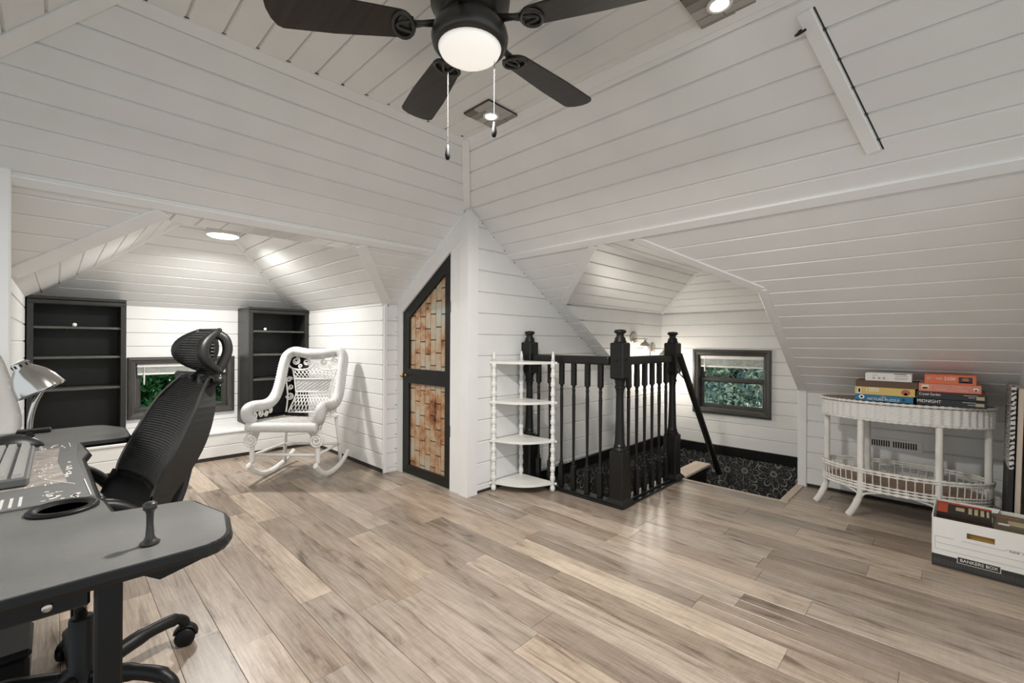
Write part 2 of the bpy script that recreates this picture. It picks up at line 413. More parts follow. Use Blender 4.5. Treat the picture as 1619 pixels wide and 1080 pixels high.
# right closet wall
clad('wall_closet_right', [[(XR, YD(KZ), .022), (XR, 2.33, .022), (XR, 2.33, 1.706), (XR, YD(KZ), KZ)]], (-1, 0, 0), (0, 1, 0), .1165, .02)
# closet: wall face towards the stairs, and the door face
clad('wall_closet_side', [
    [(AX, DY, .022), (AX, 2.33, .022), (AX, 2.33, 1.706), (AX, DY, zhip)],
    [(AX, 2.33, .022), (AX, 3.80, .022), (AX, 3.80, YD.__call__(0) * 0 + 1.706 - .65 * (3.80 - 2.33)), (AX, 2.33, 1.706)]], (1, 0, 0), (0, 1, 0), .149, .06)
bm = nb(); prism(bm, [(-3.235, DY + .03, 0), (AX - .002, DY + .03, 0), (AX - .002, DY + .03, zhip - .03), (-3.235, DY + .03, 1.345)], (0, .03, 0))
struct(obj('wall_closet_door', bm, 'trim'))
# left alcove
clad('wall_alcove_right', [[(BX, RW, .03), (-3.225, RW, .03), (-3.225, RW, 1.36), (BX, RW, 1.36)]], (0, -1, 0), (1, 0, 0), .119, .03)
clad('wall_alcove_return', [[(-3.225, RW, 0), (-3.225, DY, 0), (-3.225, DY, 1.352), (-3.225, RW, 1.352)]], (1, 0, 0), (0, 1, 0), .119, .03)
clad('wall_alcove_left', [[(BX, LW, 0), (-3.24, LW, 0), (-3.24, LW, 1.36), (BX, LW, 1.36)],
                          [(-3.24, LW, 0), (-2.70, LW, 0), (-2.70, LW, 1.72), (-3.24, LW, 1.36)]], (0, 1, 0), (1, 0, 0), .119, .03)
clad('wall_closet_left', [[(-2.705, -.2, .0), (-2.705, -1.15, .0), (-2.705, -1.15, 1.36), (-2.705, -.62, 1.70), (-2.705, -.2, 1.70)]], (1, 0, 0), (0, 1, 0), .119, .03)
wy0, wy1, wz0, wz1 = .475, 1.215, .39, .87           # left window hole
clad('wall_alcove_back', [
    [(BX, LW, wz1), (BX, RW, wz1), (BX, RW, 1.36), (BX, LW, 1.36)],
    [(BX, LW, 0), (BX, RW, 0), (BX, RW, wz0), (BX, LW, wz0)],
    [(BX, LW, wz0), (BX, wy0, wz0), (BX, wy0, wz1), (BX, LW, wz1)],
    [(BX, wy1, wz0), (BX, RW, wz0), (BX, RW, wz1), (BX, wy1, wz1)]], (1, 0, 0), (0, 1, 0), .119, .045)
T = .832; ZD = 1.36 + .733 * T
clad('ceiling_alcove_back', [[(BX, LW, 1.36), (BX, RW, 1.36), (BX + T, RW - T, ZD), (BX + T, LW + T, ZD)]], (.733, 0, -1), (0, 1, 0), .1165, .02)
y169 = RW - (1.69 - 1.36) / .733
clad('ceiling_alcove_right', [[(BX, RW, 1.36), (BX + T, RW - T, ZD), (-2.93, RW - T, ZD), (-2.93, y169, 1.69), (-2.754, y169, 1.69), (-3.24, RW, 1.36)]], (0, -.733, -1), (1, 0, 0), .1165, .04)
clad('ceiling_alcove_left', [[(BX, LW, 1.36), (BX + T, LW + T, ZD), (-2.93, LW + T, ZD), (-2.93, LW + 1.833 - y169, 1.69), (-2.754, LW + 1.833 - y169, 1.69), (-3.24, LW, 1.36)]], (0, .733, -1), (1, 0, 0), .1165, .04)
clad('ceiling_alcove', [[(BX + T, LW + T, ZD), (-2.93, LW + T, ZD), (-2.93, RW - T, ZD), (BX + T, RW - T, ZD)]], (0, 0, -1), (1, 0, 0), .1165, .05)
# header of the alcove opening: its underside is boarded too
clad('ceiling_alcove_header', [[(-2.94, .30, 1.69), (-2.757, .30, 1.69), (-2.757, 1.40, 1.69), (-2.94, 1.40, 1.69)]], (0, 0, -1), (1, 0, 0), .1165, .05, back=.28)
# window bench
bm = nb(); box(bm, (BX, LW, 0), (-4.603, RW, .232)); bo = struct(obj('trim_bench', bm, 'groove'))
bm = nb(); bbox(bm, (BX, LW, .226), (-4.585, RW, .247), .004); obj('bench_top', bm, 'white', bo)
for z0, z1 in ((.03, .123), (.126, .222)):
    bm = nb(); bbox(bm, (-4.604, LW, z0), (-4.592, RW, z1), .004); obj('board', bm, 'white', bo)
# stair dormer
clad('wall_stair_left', [
    [(SX0, YD(1.37), 1.37), (SX0, EY, 1.37), (SX0, EY, .752), (SX0, 3.80, .752)],
    [(SX0, 3.80, .752), (SX0, EY, .752), (SX0, EY, 0), (SX0, 3.80, 0)]], (1, 0, 0), (0, 1, 0), .119, .05)
clad('wall_stair_return', [[(AX, 3.80, 0), (SX0, 3.80, 0), (SX0, 3.80, .752), (AX, 3.80, .752)]], (0, -1, 0), (1, 0, 0), .119, .05)
vx0, vx1, vz0, vz1 = -1.80, -1.165, .395, .955
clad('wall_stair_back', [
    [(SX0, EY, vz1), (SX1, EY, vz1), (SX1, EY, 1.37), (SX0, EY, 1.37)],
    [(SX0, EY, 0), (SX1, EY, 0), (SX1, EY, vz0), (SX0, EY, vz0)],
    [(SX0, EY, vz0), (vx0, EY, vz0), (vx0, EY, vz1), (SX0, EY, vz1)],
    [(vx1, EY, vz0), (SX1, EY, vz0), (SX1, EY, vz1), (vx1, EY, vz1)]], (0, -1, 0), (1, 0, 0), .119, .05)
clad('wall_stair_right', [[(SX1, YD(1.37), 1.37), (SX1, EY, 1.37), (SX1, EY, 0), (SX1, 3.86, 0), (SX1, 3.86, .715)]], (-1, 0, 0), (0, 1, 0), .119, .05, back=.03)
xa, xb = -1.585, -1.398
clad('ceiling_stair_left', [[(SX0, EY, 1.37), (xa, 3.97, 1.69), (xa, YD(1.69), 1.69), (SX0, YD(1.37), 1.37)]], (.52, 0, -1), (0, 1, 0), .119, .03)
clad('ceiling_stair_right', [[(SX1, EY, 1.37), (xb, 3.97, 1.69), (xb, YD(1.69), 1.69), (SX1, YD(1.37), 1.37)]], (-.52, 0, -1), (0, 1, 0), .119, .03)
clad('ceiling_stair_back', [[(SX0, EY, 1.37), (SX1, EY, 1.37), (xb, 3.97, 1.69), (xa, 3.97, 1.69)]], (0, -.555, -1), (1, 0, 0), .119, .03)
clad('ceiling_stair', [[(xa, 3.97, 1.69), (xb, 3.97, 1.69), (xb, YD(1.69), 1.69), (xa, YD(1.69), 1.69)]], (0, 0, -1), (0, 1, 0), .119, .03)

# ---- trims: flat battens given by a centre line, a width and the plane normal
NT = [0]
def batten(p, q, width, n, th=.014, m='trim', side=0., bev=.003):
    p, q, n = Vector(p), Vector(q), Vector(n).normalized()
    d = (q - p).normalized(); s = n.cross(d).normalized(); L_ = (q - p).length
    t = bmesh.new(); box(t, (0, -width / 2 + side, .001), (L_, width / 2 + side, th)); bmesh.ops.bevel(t, geom=list(t.edges), offset=bev, segments=1, affect='EDGES')
    mt = Matrix(((d.x, s.x, n.x, p.x), (d.y, s.y, n.y, p.y), (d.z, s.z, n.z, p.z), (0, 0, 0, 1)))
    t.transform(mt); NT[0] += 1
    return struct(obj('trim_%d' % NT[0], t, m))
hip = (-.68, .74, 0)
batten((XF, YF, ZC - .012), (XL(zhip) - .02, DY - .0, zhip - .012), .045, (.55, -.6, -1.0), .02)
batten(L(-.58, 1.712), L(DY - .03, 1.712), .052, nl, .022)
batten(L(YN - .3, 2.205), L(YF, 2.205), .05, nl, .012)
batten(U(XF, 2.205), U(.9, 2.205), .05, (0, -.74, -1), .012)
batten(D(AX, 1.692), D(.9, 1.692), .055, (0, -.70, -1), .022)
batten(L(1.395, 1.69), L(RW + .035, 1.36), .07, nl, .02)
batten(L(.37, 1.69), L(-.15, 1.375), .07, nl, .02)
batten((XF, YN, ZC - .01), (XL(1.9) , YN - (ZC - 1.9) / .68, 1.89), .06, (.5, .5, -1), .022)
batten(D(-1.60, 1.675), D(SX0 + .01, 1.375), .05, (0, -.65, -1), .02)
batten(D(SX1 + .02, .72), D(SX1 + .02, 1.37), .05, (0, -.65, -1), .016)
batten(D(SX1 + .02, 1.37), D(-1.32, 1.672), .05, (0, -.65, -1), .016)
batten(U(-.342, 2.154), U(-.205, 1.80), .045, (0, -.74, -1), .02)
batten(U(-.314, 2.154), U(-.176, 1.80), .005, (0, -.74, -1), .0105, 'dark_gap', bev=.0008)
batten((BX + .01, RW - .01, 1.355), (BX + T, RW - T, ZD - .005), .035, (.5, -.5, -1), .012)
batten((BX + .01, LW + .01, 1.355), (BX + T, LW + T, ZD - .005), .035, (.5, .5, -1), .012)
batten((SX0 + .01, EY - .01, 1.365), (xa, 3.97, 1.685), .03, (.5, -.5, -1), .01)
batten((SX1 + .02, KY - .006, 0), (SX1 + .02, KY - .006, KZ + .01), .055, (0, -1, 0), .02)
batten((-3.222, RW + .012, 0), (-3.222, RW + .012, 1.352), .03, (1, 0, 0), .016)
# corner post and casing of the closet door
def poly_trim(poly, d, m='trim'):
    bm = nb(); prism(bm, poly, d); NT[0] += 1; return struct(obj('trim_%d' % NT[0], bm, m))
yd = DY + .028
poly_trim([(-2.515, yd, 0), (-2.405, yd, 0), (-2.405, yd, 1.76), (-2.515, yd, 1.692)], (0, -.041, 0))
poly_trim([(-2.405, yd, 0), (AX + .003, yd, 0), (AX + .003, yd, 1.945), (-2.345, yd, 1.935), (-2.405, yd, 1.895)], (0, -.049, 0))
poly_trim([(AX + .017, DY - .0225, 0), (AX + .017, DY + .07, 0), (AX + .017, DY + .07, 1.905), (AX + .017, DY - .0225, 1.95)], (-.016, 0, 0))
poly_trim([(-3.215, yd, 0), (-3.143, yd, 0), (-3.143, yd, 1.285), (-3.215, yd, 1.35)], (0, -.041, 0))
poly_trim([(-3.143, yd, 1.285), (-2.515, yd, 1.692), (-2.405, yd, 1.76), (-2.405, yd, 1.90), (-3.215, yd, 1.35)], (0, -.045, 0))
# post of the closet at the left edge
bm = nb(); bbox(bm, (-2.72, -.34, 0), (-2.675, -.125, 1.735), .006); struct(obj('trim_post', bm, 'trim'))

# small dark gaps left at the ends of the boards
def gaps(name, pts, size, m=None):
    root = bpy.data.objects[name]
    for p in pts:
        bm = nb(); sx, sy, sz = (q * random.uniform(.6, 1.3) / 2 for q in size); box(bm, (-sx, -sy, -sz), (sx, sy, sz)); obj('joint_gap', bm, 'dark_gap', root, loc=tuple(p))
gaps('ceiling', [(XF + .016, .326 + .1155 * k, ZC - .0095) for k in range(-1, 12)], (.004, .016, .003))
gaps('wall_closet_side', [(AX + .009, 2.08 + .107 * k, 1.706 - (.65 if 2.08 + .107 * k > 2.33 else .74) * (2.08 + .107 * k - 2.33) - .012) for k in range(15)], (.003, .010, .007))
gaps('ceiling_alcove_right', [(BX + t_ + .016, RW - t_ - .016 + .004, 1.36 + .733 * t_ - .010) for t_ in (.09, .185, .28, .375, .47, .565, .66)], (.010, .008, .005))
gaps('wall_alcove_return', [(-3.2155, DY - .02, .06 + .119 * k) for k in range(11)], (.002, .014, .004))
gaps('wall_right_slope', [(SX1 + .05,) + tuple(Vector(D(0, 1.30 - .094 * k)))[1:] for k in range(6)], (.008, .006, .006))

# dark strips painting the shaded gaps where the boards stop above the floor
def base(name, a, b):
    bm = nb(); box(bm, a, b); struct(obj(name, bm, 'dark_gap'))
base('gap_shade_alcove', (-4.6, RW - .004, 0), (-3.23, RW + .02, .03))
base('gap_shade_bench', (-4.606, LW, 0), (-4.596, RW, .03))
base('gap_shade_right', (SX1 + .05, KY - .004, 0), (XR, KY + .02, .022))
base('gap_shade_closet', (AX - .02, DY + .07, 0), (AX + .006, 2.47, .022))

# ------------------------------------------------------------------ floor
bm = nb()
for a, b in (((-4.62, LW, 0), (-3.24, DY, 0)), ((-3.24, -1.2, 0), (1.2, DY, 0)), ((AX, DY, 0), (1.2, 2.53, 0)), ((-1.47, 2.53, 0), (1.2, 3.385, 0)), ((-.765, 3.385, 0), (1.2, KY + .05, 0))):
    box(bm, (a[0], a[1], -.10), (b[0], b[1], -.011))
floor = struct(obj('floor', bm, 'dark_gap'))
tones = [tuple(.88 * (.93 * c + .07 * (t[0] + t[1] + t[2]) / 3) for c in t) for t in [(.46, .37, .295), (.40, .32, .255), (.53, .435, .35), (.34, .275, .225), (.42, .355, .30), (.49, .415, .345), (.37, .305, .25), (.60, .50, .405)]]
PW = .1345; rows = []
y = 1.226 - 16 * PW
cuts = [LW, RW, DY, 2.53, 3.385, KY + .02]
while y < KY:
    a, b = y, y + PW; cs = [c for c in cuts if a + .004 < c < b - .004]; es = [a] + cs + [b]
    rows.append([(es[i], es[i + 1]) for i in range(len(es) - 1)]); y += PW
def xr(yc):
    if yc > KY + .02: return None
    if yc > 3.385: return (-.765, 1.1)
    if yc > 2.53: return (-1.47, 1.1)
    if yc > DY: return (AX, 1.1)
    if yc > RW: return (-3.225, 1.1)
    if yc > LW: return (-4.6, 1.1)
    return (-3.0, 1.1)
rng = random.Random(11)
npl = 0
OV = {}   # (row, order) -> tone index
for ri_, parts_ in enumerate(rows):
    x = -5.9 + rng.uniform(0, 1.1); sgn = 0; last = None
    while x < 1.1:
        ln = rng.choice((.62, .9, 1.22, 1.22, 1.22)); t = rng.choice(tones)
        while t == last: t = rng.choice(tones)
        last = t
        rot = rng.random() < .5
        for (a, b) in parts_:
            R_ = xr((a + b) / 2)
            if not R_: continue
            x0, x1 = max(x, R_[0]), min(x + ln, R_[1])
            if x1 - x0 < .02 or b - a < .006: continue
            bm = nb(); g = .0004; hx, hy = (x1 - x0) / 2 - g, (b - a) / 2 - g; c = .0011
            bot = [bm.verts.new((sx * hx, sy * hy, -.011)) for sx, sy in ((-1, -1), (1, -1), (1, 1), (-1, 1))]
            mid = [bm.verts.new((sx * hx, sy * hy, -c)) for sx, sy in ((-1, -1), (1, -1), (1, 1), (-1, 1))]
            top = [bm.verts.new((sx * (hx - c), sy * (hy - c), 0)) for sx, sy in ((-1, -1), (1, -1), (1, 1), (-1, 1))]
            bm.faces.new(top)
            for i in range(4):
                j = (i + 1) % 4; bm.faces.new((bot[i], bot[j], mid[j], mid[i])); bm.faces.new((mid[i], mid[j], top[j], top[i]))
            o = obj('plank', bm, 'floor', floor, loc=((x0 + x1) / 2, (a + b) / 2, 0)); npl += 1
            k = rng.uniform(.93, 1.07); o.color = (t[0] * k, t[1] * k, t[2] * k, 1)
        x += ln

# transition strips round the stair opening
def strip(a, b, m='transition'):
    bm = nb(); bbox(bm, a, b, .003); NT[0] += 1; struct(obj('trim_%d' % NT[0], bm, m))
strip((-1.47, 3.372, -.02), (-.745, 3.40, .006)); strip((-.80, 3.38, -.02), (-.752, KY - .005, .008), 'ledge')
# ------------------------------------------------------------------ stairwell below the floor
def papered(name, a, b, m):
    bm = nb(); box(bm, a, b); struct(obj(name, bm, m))
papered('wall_stairwell_closet', (AX - .03, 2.50, -1.3), (AX, 3.80, -.03), 'floral_x')
papered('wall_stairwell_left', (SX0 - .03, 3.80, -1.3), (SX0, EY, -.03), 'floral_x')
papered('wall_stairwell_return', (AX, 3.80, -1.3), (SX0, 3.83, -.03), 'floral_y')
papered('wall_stairwell_back', (AX, EY, -1.3), (SX1, EY + .03, -.005), 'floral_y')
papered('wall_stairwell_right', (SX1, 3.385, -1.3), (SX1 + .02, EY, -.02), 'floral_x')
papered('wall_stairwell_near', (AX, 2.50, -1.3), (-1.47, 2.53, -.02), 'step')
papered('wall_stairwell_under', (-1.47, 3.355, -1.3), (SX1, 3.385, -.02), 'step')
papered('wall_stairwell_inner', (-1.50, 2.53, -1.3), (-1.47, 3.385, -.02), 'step')
papered('stairwell_light_stop', (AX - .03, 2.5, -1.34), (SX1 + .02, EY + .03, -1.3), 'step')  # unseen dark bottom added to keep sky light out of the stairwell
def btrim(a, b):
    bm = nb(); bbox(bm, a, b, .006); NT[0] += 1; struct(obj('trim_%d' % NT[0], bm, 'black'))
btrim((AX - .005, 2.54, -.06), (AX + .016, 3.80, .022)); btrim((SX0 - .005, 3.79, -.045), (SX0 + .016, EY, .065)); btrim((AX, 3.782, -.05), (SX0 + .016, 3.80, .03))
btrim((SX0, EY - .016, -.03), (SX1, EY + .005, .06)); btrim((AX - .005, 2.54, .022), (AX + .024, 3.80, .034)); 
# stairs going down along the dormer
for i in range(4):
    bm = nb(); z = -.19 * (i + 1); y0 = 3.40 + .24 * i
    bbox(bm, (-1.44, y0, z - .03), (SX1, y0 + .27, z), .005); box(bm, (-1.44, y0 - .005, z), (SX1, y0 + .004, z + .16))
    tag(obj('stair_tread', bm, 'step'), ('uppermost', 'second', 'third', 'lowest')[i] + ' dark stair tread below the floor edge in the stairwell', 'stair tread', 'stair treads')
# ledge capping the wall between the two flights
led = thing('stair_ledge', 'tan wooden board capping the low black wall beside the descending handrail', 'ledge', (-1.535, 3.68, 0))
bm = nb(); bbox(bm, (-.067, -.30, -.018), (.067, .31, .004), .004); obj('cap_board', bm, 'ledge', led)
bm = nb(); bbox(bm, (-.055, -.295, -.06), (.055, .30, -.018), .004); obj('cap_moulding', bm, 'black', led)
bm = nb(); box(bm, (-.04, -.295, -1.29), (.04, .29, -.06)); obj('side_panel', bm, 'black', led)

# ------------------------------------------------------------------ windows
def moulding(bm, W, H, prof):
    """mitred picture-frame profile: prof = [(inset, height)] in the window's own plane"""
    rings = []
    for i, h in prof: rings.append([bm.verts.new(p) for p in ((i, i, h), (W - i, i, h), (W - i, H - i, h), (i, H - i, h))])
    for a, b in zip(rings, rings[1:]):
        for k in range(4): bm.faces.new((a[k], a[(k + 1) % 4], b[(k + 1) % 4], b[k]))
def window(name, mtx, W, H, mid=None):
    bm = nb(); moulding(bm, W, H, [(0, 0), (0, .018), (.008, .026), (.022, .028), (.030, .020), (.052, .016), (.058, .006), (.058, -.07), (.02, -.07), (.02, 0)])
    bm.transform(mtx); root = struct(obj(name, bm, 'win'))
    bm = nb(); g = .055
    def sash(x0, x1, y0, y1, wd, z):
        moulding_ = [(0, z), (0, z + .02), (wd * .7, z + .02), (wd, z + .008), (wd, z), (0, z)]
        t = nb(); moulding(t, x1 - x0, y1 - y0, moulding_); t.transform(Matrix.Translation((x0, y0, 0)))
        me = bpy.data.meshes.new('t'); t.to_mesh(me); t.free(); bm.from_mesh(me); bpy.data.meshes.remove(me)
    panes = []
    if mid:
        sash(g, W - g, g, mid + .012, .038, -.055); sash(g, W - g, mid - .012, H - g, .034, -.075)
        panes = [(g + .03, W - g - .03, g + .03, mid - .02, -.05), (g + .028, W - g - .028, mid + .015, H - g - .02, -.07)]
    else:
        sash(g, W - g, g, H - g, .042, -.06); panes = [(g + .035, W - g - .035, g + .035, H - g - .035, -.055)]
    bm.transform(mtx); obj('sash', bm, 'win', root)
    for x0, x1, y0, y1, z in panes:
        bm = nb(); box(bm, (x0, y0, z), (x1, y1, z + .004)); bm.transform(mtx); obj('pane', bm, 'glass', root)
    return root
mw1 = frame((BX + .009, .437, .357), (0, 1, 0), (0, 0, 1)); window('window_1', mw1, .81, .545)
mw2 = frame((-1.848, EY - .009, .36), (1, 0, 0), (0, 0, 1)); window('window_2', mw2, .712, .63, mid=.335)
def blind(label, mtx, W, y1, drop, wand):
    t = thing('window_blind', label, 'blind'); t.matrix_world = mtx
    bm = nb(); bbox(bm, (.066, y1 - .032, -.045), (W - .066, y1, -.005), .004); obj('headrail', bm, 'vinyl', t)
    bm = nb(); bbox(bm, (.070, y1 - drop, -.040), (W - .070, y1 - drop + .018, -.008), .003); obj('bottom_rail', bm, 'vinyl', t)
    n = max(3, int((drop - .05) / .006))
    for i in range(n):
        z = y1 - .034 - i * (drop - .052) / n
        bm = nb(); box(bm, (.070, z - .0022, -.038), (W - .070, z, -.012)); obj('slat', bm, 'vinyl', t)
    bm = nb(); tube(bm, [(.115, y1 - .02, -.002), (.115, y1 - .08, .002), (.115, y1 - .084, .002), (.115, y1 - .09 - wand, .002), (.115, y1 - .10 - wand, .002)], [.0025, .0025, .006, .006, .003], 8); obj('wand', bm, 'vinyl', t)
    return t
blind('raised off-white blind at the top of the wide window behind the office chair', mw1, .81, .485, .10, .085)
blind('raised off-white blind at the top of the stairwell window', mw2, .712, .57, .115, .06)

# ------------------------------------------------------------------ closet door with rusty tile panels
bm = nb(); yf = DY - .004
def P3(pl): return [(x, yf, z) for x, z in pl]
dl, dr, zl, zr = -3.140, -2.518, 1.283, 1.688
sl = (zr - zl) / (dr - dl)
zt = lambda x: zl + sl * (x - dl)
il, ir = -3.058, -2.588; zi = lambda x: zt(x) - .098
for pl in ([(dl, .006), (il, .006), (il, zt(il)), (dl, zl)], [(ir, .006), (dr, .006), (dr, zr), (ir, zt(ir))],
           [(il, .006), (ir, .006), (ir, .076), (il, .076)], [(il, .725), (ir, .725), (ir, .838), (il, .838)],
           [(il, zi(il)), (ir, zi(ir)), (ir, zt(ir)), (il, zt(il))]):
    prism(bm, P3(pl), (0, .03, 0))
bmesh.ops.remove_doubles(bm, verts=bm.verts, dist=1e-5)
door = struct(obj('door_1', bm, 'black'))
bm = nb(); prism(bm, [(il - .01, yf + .022, .07), (ir + .01, yf + .022, .07), (ir + .01, yf + .022, zi(ir) + .01), (il - .01, yf + .022, zi(il) + .01)], (0, .004, 0)); obj('panel_backing', bm, flat('rust_joint', (.05, .022, .012), .7), door)
def clip2(poly, x0, x1, z0, z1):
    q = clip(poly, z0, z1)
    if len(q) < 3: return []
    q = clip([(b, a) for a, b in q], x0, x1)
    return [(b, a) for a, b in q]
cw = (ir - il) / 7; tl = .193
for pane in ([(il, .076), (ir, .076), (ir, .725), (il, .725)], [(il, .838), (ir, .838), (ir, zi(ir)), (il, zi(il))]):
    for c in range(7):
        o_ = (.03, .125, .02, .118, .035, .13, .03)[c]
        for r in range(-2, 9):
            z0 = pane[0][1] + o_ + r * tl
            q = clip2(pane, il + c * cw + .003, il + (c + 1) * cw - .003, z0 + .0035, z0 + tl - .0035)
            if len(q) < 3: continue
            ar = abs(sum(q[i][0] * q[(i + 1) % len(q)][1] - q[(i + 1) % len(q)][0] * q[i][1] for i in range(len(q)))) / 2
            if ar < 3e-4: continue
            cx, cz = sum(a for a, b in q) / len(q), sum(b for a, b in q) / len(q)
            bm = nb(); fr = [bm.verts.new((cx + (a - cx) * .96, yf + .0165 + random.uniform(-.0008, .0008), cz + (b - cz) * .985)) for a, b in q]; bk = [bm.verts.new((a, yf + .022, b)) for a, b in q]
            bm.faces.new(fr); n_ = len(q)
            for i in range(n_): bm.faces.new((fr[i], fr[(i + 1) % n_], bk[(i + 1) % n_], bk[i]))
            obj('tile', bm, 'rust', door)
bm = nb(); lathe(bm, [(.0, 0), (.012, .001), (.010, .006), (.005, .010), (.005, .022), (.014, .030), (.016, .040), (.010, .048), (0, .049)], 14, (-3.10, yf, .785), Matrix.Rotation(math.pi / 2, 4, 'X')); obj('knob', bm, 'brass', door, True)
for z in (.42, 1.30):
    bm = nb(); bbox(bm, (-2.524, yf - .006, z - .035), (-2.506, yf + .004, z + .035), .002); tube(bm, [(-2.515, yf - .008, z - .04), (-2.515, yf - .008, z + .04)], .005, 8); obj('hinge', bm, 'bronze', door)

# ------------------------------------------------------------------ railing round the stair opening
rail = thing('stair_railing', 'black turned-baluster railing around the stairwell opening with three newel posts', 'railing', (-1.49, 2.55, 0))
def to(o, p): return (p[0] - o.location.x, p[1] - o.location.y, p[2] - o.location.z)
def newel_mesh():
    bm = nb(); w = .049
    bbox(bm, (-w, -w, .0), (w, w, .335), .007); bbox(bm, (-w, -w, .80), (w, w, 1.035), .008)
    lathe(bm, [(.046, .33), (.047, .345), (.036, .36), (.039, .368), (.033, .38), (.030, .42), (.026, .55), (.024, .70), (.028, .735), (.034, .74), (.034, .752), (.029, .757), (.033, .785), (.040, .80), (.046, .81)], 20)
    me = bpy.data.meshes.new('newel_post'); bmesh.ops.recalc_face_normals(bm, faces=bm.faces); bm.to_mesh(me); bm.free(); me.materials.append(M['black']); return me
def finial_mesh():
    bm = nb(); lathe(bm, [(.040, 1.03), (.040, 1.045), (.034, 1.052), (.036, 1.062), (.024, 1.074), (.024, 1.088), (.038, 1.10), (.040, 1.108), (.033, 1.117), (0, 1.121)], 20)
    for f in bm.faces: f.smooth = True
    me = bpy.data.meshes.new('finial'); bmesh.ops.recalc_face_normals(bm, faces=bm.faces); bm.to_mesh(me); bm.free(); me.materials.append(M['black']); return me
nm, fm = newel_mesh(), finial_mesh()
for p in ((-2.275, 2.525, .018), (-1.515, 2.555, .018), (-1.515, 3.325, .018)):
    o = bpy.data.objects.new('newel_post', nm); COL.objects.link(o); o.parent = rail; o.location = to(rail, p)
    f_ = bpy.data.objects.new('finial', fm); COL.objects.link(f_); f_.parent = o
    for s in ((.05, 0), (0, -.05)):
        bm = nb(); lathe(bm, [(.011, 0), (.010, .004), (0, .007)], 10, (s[0], s[1], .925), Matrix.Rotation(math.pi / 2, 4, 'Y' if s[0] else 'X')); obj('plug', bm, 'black', o)
def bal_mesh():
    bm = nb(); w = .0165
    bbox(bm, (-w, -w, 0), (w, w, .165), .004); bbox(bm, (-w, -w, .725), (w, w, .905), .004)
    lathe(bm, [(.015, .16), (.012, .175), (.014, .182), (.0095, .195), (.0085, .25), (.0105, .45), (.012, .62), (.0125, .645), (.010, .652), (.013, .66), (.010, .668), (.0125, .70), (.009, .708), (.015, .73)], 12)
    me = bpy.data.meshes.new('baluster'); bmesh.ops.recalc_face_normals(bm, faces=bm.faces); bm.to_mesh(me); bm.free(); me.materials.append(M['black']); return me
bmh = bal_mesh()
for p in [(x, 2.525) for x in (-2.182, -2.072, -1.966, -1.86, -1.746, -1.642)] + [(-1.515, yy) for yy in (2.665, 2.775, 2.885, 2.995, 3.105, 3.215)]:
    o = bpy.data.objects.new('baluster', bmh); COL.objects.link(o); o.parent = rail; o.location = to(rail, (p[0], p[1], .028))
for a, b in (((-2.23, 2.497, .905), (-1.565, 2.555, .962)), ((-1.544, 2.60, .905), (-1.486, 3.28, .962))):
    bm = nb(); bbox(bm, to(rail, a), to(rail, b), .012, 2); obj('top_rail', bm, 'black', rail)
for a, b in (((-2.328, 2.485, 0), (-1.455, 2.575, .016)), ((-1.57, 2.575, 0), (-1.455, 3.375, .016)), ((-2.328, 2.49, .016), (-1.47, 2.56, .028)), ((-1.55, 2.56, .016), (-1.48, 3.36, .028))):
    bm = nb(); bbox(bm, to(rail, a), to(rail, b), .004); obj('base_plate', bm, 'black', rail)
for p in ((-1.515, 2.555), (-1.515, 3.325)):
    bm = nb(); bm2 = to(rail, (p[0], p[1], .016))
    lathe(bm, [(.098, 0), (.098, .012), (.078, .026), (.070, .034)], 4, bm2, Matrix.Rotation(math.pi / 4, 4, 'Z')); obj('newel_base', bm, 'black', rail)
hr = thing('handrail', 'black round handrail sloping down from the newel post into the stairwell', 'handrail', (-1.41, 3.40, .95))
bm = nb(); tube(bm, [to(hr, (-1.385, 3.15, .965)), to(hr, (-1.385, 3.945, -.05))], .024, 14); obj('rail', bm, 'black', hr, False)
for y_, x_ in ((3.287, -1.4625),):
    zz = .965 - (y_ - 3.15) * 1.277
    bm = nb(); tube(bm, smoothpath([to(hr, (x_, y_, .842)), to(hr, (-1.43, y_, .81)), to(hr, (-1.387, y_, zz - .02))], 5), .006, 8); lathe(bm, [(.02, 0), (.02, .005), (.008, .008)], 12, to(hr, (x_ - .001, y_, .842)), Matrix.Rotation(math.pi / 2, 4, 'Y')); obj('bracket', bm, 'bronze', hr, True)
bm = nb(); tube(bm, smoothpath([to(hr, (-1.462, 3.93, -.03)), to(hr, (-1.43, 3.93, -.05)), to(hr, (-1.39, 3.93, -.04))], 5), .006, 8); obj('bracket', bm, 'bronze', hr, True)

# ------------------------------------------------------------------ ceiling fan
fan = thing('ceiling_fan', 'dark five-blade ceiling fan with a lit round frosted lamp', 'ceiling fan', (-1.035, .872, ZC))
zf = lambda z: z - ZC
bm = nb(); lathe(bm, [(.065, zf(2.218)), (.075, zf(2.20)), (.118, zf(2.17)), (.125, zf(2.12)), (.118, zf(2.06)), (.095, zf(2.035)), (.085, zf(2.02))], 32); obj('motor_housing', bm, 'bronze', fan, True)
bm = nb(); lathe(bm, [(.05, zf(2.03)), (.09, zf(2.015)), (.112, zf(1.985)), (.116, zf(1.965)), (.112, zf(1.945)), (.100, zf(1.932)), (.094, zf(1.936))], 36); obj('light_ring', bm, 'bronze', fan, True)
bm = nb(); lathe(bm, [(.096, zf(1.938)), (.088, zf(1.922)), (.070, zf(1.910)), (.040, zf(1.902)), (0, zf(1.899))], 32); obj('lamp_globe', bm, 'globe', fan, True)
